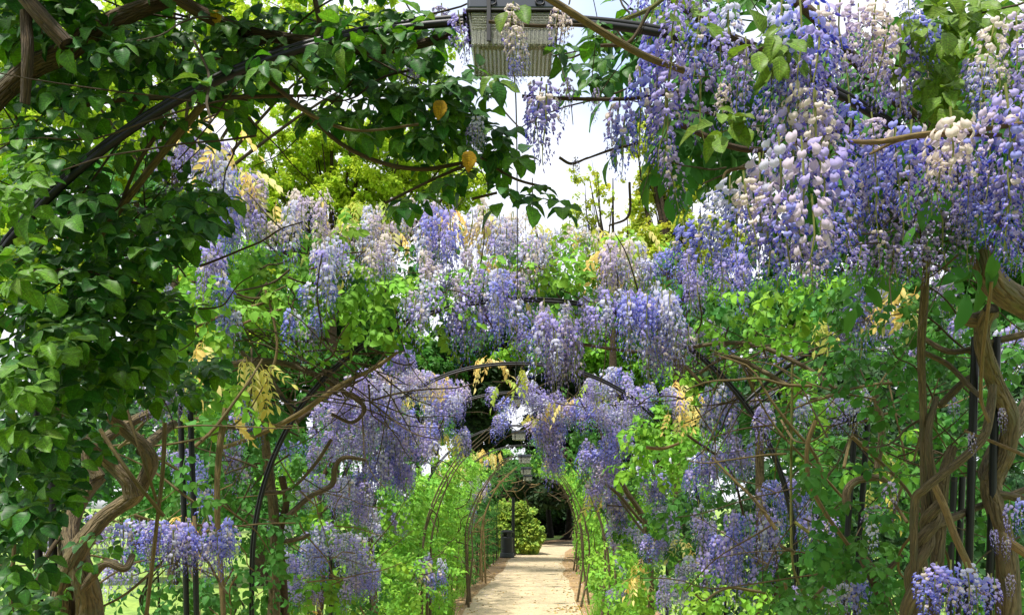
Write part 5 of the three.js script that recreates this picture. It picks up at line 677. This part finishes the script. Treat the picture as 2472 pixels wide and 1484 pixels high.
  foliage(Fp, 'young_leaf', G.young, LM.young, TINT.gold, [[1665, 965, 50, 26, 4.9, 0.2, 0.9], [1640, 930, 36, 20, 5, 0.2, 0.6], [1620, 990, 40, 20, 5, 0.2, 0.4], [1390, 965, 70, 12, 6.2, 0.15, 0.9], [1300, 1000, 40, 14, 6.4, 0.1, 0.8], [1440, 1190, 26, 14, 6.6, 0.1, 1], [1250, 890, 10, 20, 5.6, 0.05, 1.2], [1220, 930, 24, 14, 5.8, 0.06, 1], [1450, 920, 40, 14, 5.8, 0.1, 0.9], [1550, 1400, 24, 18, 5.8, 0.1, 0.9], [1540, 1350, 16, 14, 5.9, 0.1, 0.8], [1640, 1300, 20, 12, 5.4, 0.06, 0.8]], 0.11, { scale: [0.6, 0.95] });
}
rest(Fp);
short = 1; dense = 1.6;
// 7. onward: green climbers farther along, pair by pair
const far = [
  ['climbing_rose', 'bright green climber left of the path with a few pale clusters and orange leaves', 1020, 8.8, [[1010, 1240, 100, 110, 9, 0.5, 2.8], [1020, 1380, 90, 110, 8.6, 0.5, 2.8], [960, 1420, 70, 80, 7.6, 0.4, 2.2], [1070, 1320, 50, 140, 10, 0.4, 2.4]], [[1040, 1380, 30, 26, 8, 0.1, 8, 44, 'white lilac'], [1050, 1410, 24, 20, 8, 0.1, 5, 44, 'lilac blue'], [1010, 1380, 16, 16, 8, 0.1, 3, 40, 'lilac'], [1100, 1290, 14, 14, 9.5, 0.1, 3, 36, 'lilac']], [[1060, 1300, 16, 14, 8.4, 0.1, 1.6], [1035, 1360, 20, 10, 8, 0.1, 0.8]], 'fresh'],
  ['climbing_rose', 'green climber right of the path with lilac dots and a yellowing patch', 1470, 9, [[1430, 1300, 44, 100, 11, 0.4, 2.6], [1470, 1350, 50, 90, 8.6, 0.4, 2.2], [1450, 1240, 50, 60, 9.5, 0.4, 2.2], [1500, 1410, 60, 60, 7.8, 0.3, 2]], [[1470, 1300, 14, 14, 8.4, 0.1, 2, 36, 'lilac'], [1500, 1370, 12, 12, 7.6, 0.1, 2, 40, 'lilac']], [[1535, 1410, 20, 18, 7, 0.1, 0.8]], 'fresh'],
  ['young_climber', 'yellow green climber arching over the left of the third and fourth small lamps', 1130, 13.6, [[1090, 1180, 60, 50, 12, 0.5, 2.4], [1080, 1300, 36, 110, 13, 0.3, 2.4], [1160, 1130, 60, 30, 13.4, 0.4, 1.6], [1215, 1085, 30, 10, 14.6, 0.3, 1.2], [1080, 1130, 40, 40, 11.6, 0.4, 1.6]], [[1180, 1130, 10, 12, 12.6, 0.1, 3, 26, 'lilac'], [1220, 1125, 26, 10, 13, 0.1, 6, 26, 'lilac dusk'], [1150, 1180, 26, 20, 14, 0.2, 5, 30, 'pink lilac']], [[1185, 1092, 44, 12, 13.6, 0.3, 1.2], [1100, 1120, 40, 20, 12, 0.3, 0.8]], 'bright'],
  ['young_climber', 'green climber arching from the right of the lowest lamps', 1410, 13.6, [[1380, 1180, 44, 46, 13.6, 0.4, 2.2], [1410, 1270, 34, 80, 13.6, 0.4, 2.6], [1340, 1130, 40, 20, 13.4, 0.3, 1.2], [1420, 1360, 36, 60, 13, 0.4, 2.2]], [[1340, 1150, 20, 22, 12.4, 0.1, 7, 34, 'lilac'], [1370, 1160, 14, 14, 12.6, 0.1, 4, 30, 'lilac dusk']], [[1340, 1105, 24, 8, 14.4, 0.2, 0.7]], 'bright'],
  ['dry_climber', 'straggling climber of dry pale stems and faded clusters on the left near the bin', 1165, 17.6, [[1138, 1220, 20, 40, 17.6, 0.3, 1.0], [1200, 1185, 50, 26, 18, 0.5, 1.8], [1235, 1165, 50, 16, 18.6, 0.5, 1.8]], [[1136, 1210, 12, 50, 16.4, 0.3, 16, 34, 'dusk pink lilac'], [1160, 1175, 20, 20, 17, 0.3, 10, 32, 'pink lilac white'], [1140, 1260, 10, 20, 16, 0.2, 4, 28, 'dusk lilac'], [1165, 1300, 10, 14, 17, 0.2, 3, 26, 'white']], [[1160, 1180, 20, 14, 17.4, 0.2, 0.7]], 'pale'],
  ['young_climber', 'green climber roofing the far arches above the dark opening', 1390, 20.5, [[1290, 1170, 60, 20, 20.5, 0.6, 2.4], [1240, 1190, 40, 20, 20.5, 0.5, 2.0], [1370, 1190, 30, 26, 20.5, 0.4, 2.2], [1395, 1250, 20, 70, 20.5, 0.4, 2.8], [1205, 1210, 26, 30, 21, 0.4, 1.8], [1390, 1310, 18, 30, 20.5, 0.4, 2.2]], [[1270, 1185, 12, 5, 20, 0.1, 5, 20, 'white'], [1240, 1205, 8, 8, 20.2, 0.1, 3, 22, 'white'], [1217, 1215, 6, 10, 20.4, 0.1, 3, 24, 'white'], [1300, 1180, 8, 4, 20.2, 0.1, 2, 18, 'white']], [[1390, 1215, 14, 20, 20, 0.2, 0.8]], 'bright'],
];
const walls = Object.fromEntries(far.map((f, i) => [f[1], [[-1, 7.6, 11.5, 0.5], [1, 7.4, 11.5, 0.5], [-1, 11, 16.5, 0.9], [1, 11, 18, 0.9], [-1, 15.5, 25, 1.57], [1, 17, 26, 1.57]][i]]));
for (const [name, label, px, d, leaves, flowers, yellow, tint] of far) {
  const p = climber(name, label, px, d);
  for (let i = 0; i < 3; i++) { const s = px < CX + 40 ? -1 : 1; part(p, 'stem', sweep([V(rr(-0.1, 0.1), 0, i * 0.4 - 0.4), V(rr(-0.1, 0.1), 0.8, i * 0.4 - 0.4), V(rr(-0.05, 0.05) - s * 0.05, 1.5, i * 0.4 - 0.4), V(-s * 0.35, 2.2, i * 0.4 - 0.4), V(-s * 0.8, 2.65, i * 0.4 - 0.4)], [0.022, 0.016, 0.012, 0.008, 0.004], 6, 18, 0.12), name === 'dry_climber' ? M.paleStem : M.vine); }
  tangle(p, leaves.slice(0, 3).map(([x, y, rx, ry, dd, th]) => [x, y, rx, ry, dd, th, name === 'dry_climber' ? 14 : 8, 0.4]), name === 'dry_climber' ? M.paleStem : M.twig, name === 'dry_climber' ? 1.0 : 1.2);
  if (name === 'dry_climber') tangle(p, [[1136, 1330, 10, 60, 17, 0.5, 40, 0.5], [1158, 1310, 10, 50, 19.5, 0.5, 26, 0.5], [1142, 1230, 10, 40, 17, 0.4, 20, 0.4]], M.paleStem, 1.0);
  foliage(p, 'foliage', G.sprayFar, LM.mid, TINT[tint], leaves, 0.2, { scale: [0.5, 0.85] });
  const [sd, d0, d1, roof] = walls[label], wall = [];
  for (let i = 0; i < (d1 - d0) * 210; i++) {
    const d = rr(d0, d1), y0 = rnd(), a = Math.pow(rnd(), 1.5) * roof, r = 1.3 + Math.abs(gauss()) * 0.42, low = y0 < 0.5, x = low ? r : Math.cos(a) * r, y = low ? rr(0.06, 1.5) : 1.47 + Math.sin(a) * r;
    if (name === 'dry_climber' && rnd() < 0.45) continue;
    const q = V(axis(d) + sd * x, y, -d).sub(p.position), out = V(-sd * Math.cos(a) * 0.5, low ? 0 : -0.1, 0.3);
    wall.push(basis(q, out.add(V(gauss(), gauss() * 0.6 - 0.2, gauss())), V(gauss() * 0.5 - sd * 0.4, 0.8, 0.4 + gauss() * 0.5), rr(0.5, 0.95)));
  }
  G.sprayFar.forEach((g, k) => copies(p, 'foliage', g, LM.mid, wall.filter((_, i) => i % 2 === k), TINT[tint === 'pale' ? 'deep' : tint]));
  mass(p, flowers, 1.1); rest(p);
  foliage(p, 'young_leaf', G.young, LM.young, TINT.gold, yellow, 0.15);
}

// ---------- path edges: upright stakes and stems, grass tufts, fallen leaves ----------
{
  const side = [];
  for (let d = 11.6; d < 25; d += 0.55) for (const s of [-1, 1]) side.push([s, d + rr(-0.2, 0.2)]);
  side.forEach(([s, d], i) => {
    const p = thing('plant_stake', s < 0 ? 'thin upright stake in the row along the left path edge' : 'thin upright stake in the row along the right path edge', 'stake', V(axis(d) + s * rr(1.22, 1.36), 0, -d), s < 0 ? 'stakes along the left path edge' : 'stakes along the right path edge'), h = rr(0.5, 1.3);
    part(p, 'cane', sweep([V(0, 0, 0), V(rr(-0.04, 0.04), h * 0.5, 0), V(rr(-0.08, 0.08), h, 0)], [0.011, 0.009, 0.006], 6, 6, 0.1), i % 3 ? M.darkVine : M.black);
    part(p, 'tie', new THREE.TorusGeometry(0.013, 0.003, 5, 10).rotateX(Math.PI / 2).translate(0, h * 0.45, 0), M.twig);
  });
  const bladeG = surf((u, v) => [u * 0.006 * (1 - v), v - 0.0, 0.35 * v * v], 1, 4), list = [];
  const tufts = [[1010, 1490, 11.2, 0.9], [1060, 1480, 12, 0.5], [1470, 1490, 11.8, 0.7], [1500, 1470, 11.4, 0.8], [930, 1490, 10.6, 0.8]];
  for (const [x, , d, w] of tufts) for (let i = 0; i < 420; i++) { const b = at(x, HY, d); list.push(new THREE.Matrix4().compose(V(b.x + gauss() * w * 0.6, 0, b.z + gauss() * 0.5), Q.setFromEuler(new THREE.Euler(gauss() * 0.4, rnd() * 6.28, gauss() * 0.4)).clone(), V(1.4, rr(0.18, 0.5), 0.5))); }
  for (let i = 0; i < 2200; i++) { const s = rnd() < 0.5 ? -1 : 1, d = rr(10, 30); list.push(new THREE.Matrix4().compose(V(axis(d) + s * (1.3 + Math.abs(gauss()) * 0.55), 0, -d), Q.setFromEuler(new THREE.Euler(gauss() * 0.4, rnd() * 6.28, gauss() * 0.4)).clone(), V(1.2, rr(0.06, 0.24), 0.3))); }
  const g = copies(scene, 'grass_tufts', bladeG, LM.mid, list, TINT.fresh); g.userData.label = 'long green grass tufts along both edges of the path';
  const fl = [];
  for (let i = 0; i < 900; i++) { const d = rr(10.5, 27), s = rnd(), off = s < 0.4 ? -rr(0.85, 1.35) : s < 0.85 ? rr(0.7, 1.4) : rr(-0.9, 0.9); fl.push(basis(V(axis(d) + off, 0.016, -d), V(gauss(), 0, gauss()), V(gauss() * 0.3, 1, gauss() * 0.3), rr(0.025, 0.06))); }
  for (let i = 0; i < 60; i++) { const p = at(1380 + gauss() * 60, 1470, 13 + gauss() * 0.7); fl.push(basis(V(p.x, 0.016, p.z), V(gauss(), 0, gauss()), V(gauss() * 0.3, 1, gauss() * 0.3), rr(0.03, 0.07))); }
  const f = copies(scene, 'fallen_leaves', G.leafLow[0], new THREE.MeshStandardMaterial({ color: 0xffffff, roughness: 0.9, side: THREE.DoubleSide }), fl, greens('#8d7434', 20, 0.35)); f.userData.label = 'brown fallen leaves scattered on the path and its soil edges';
  const pt = [];
  for (let i = 0; i < 900; i++) { const d = rr(10.5, 27), e = rnd() < 0.7 ? (rnd() < 0.5 ? -1 : 1) * rr(0.55, 1.4) : rr(-0.9, 0.9); pt.push(basis(V(axis(d) + e, 0.015, -d), V(gauss(), 0, gauss()), V(gauss() * 0.3, 1, gauss() * 0.3), rr(0.012, 0.024))); }
  const fp = copies(scene, 'fallen_petals', G.leafLow[1], new THREE.MeshStandardMaterial({ color: 0xffffff, roughness: 0.9, side: THREE.DoubleSide }), pt, greens('#bdb4d6', 12, 0.2)); fp.userData.label = 'pale lilac fallen petals strewn along the path'; fp.userData.category = 'petals'; f.userData.category = 'leaf litter'; g.userData.category = 'grass';
}
renderer.render(scene, camera);
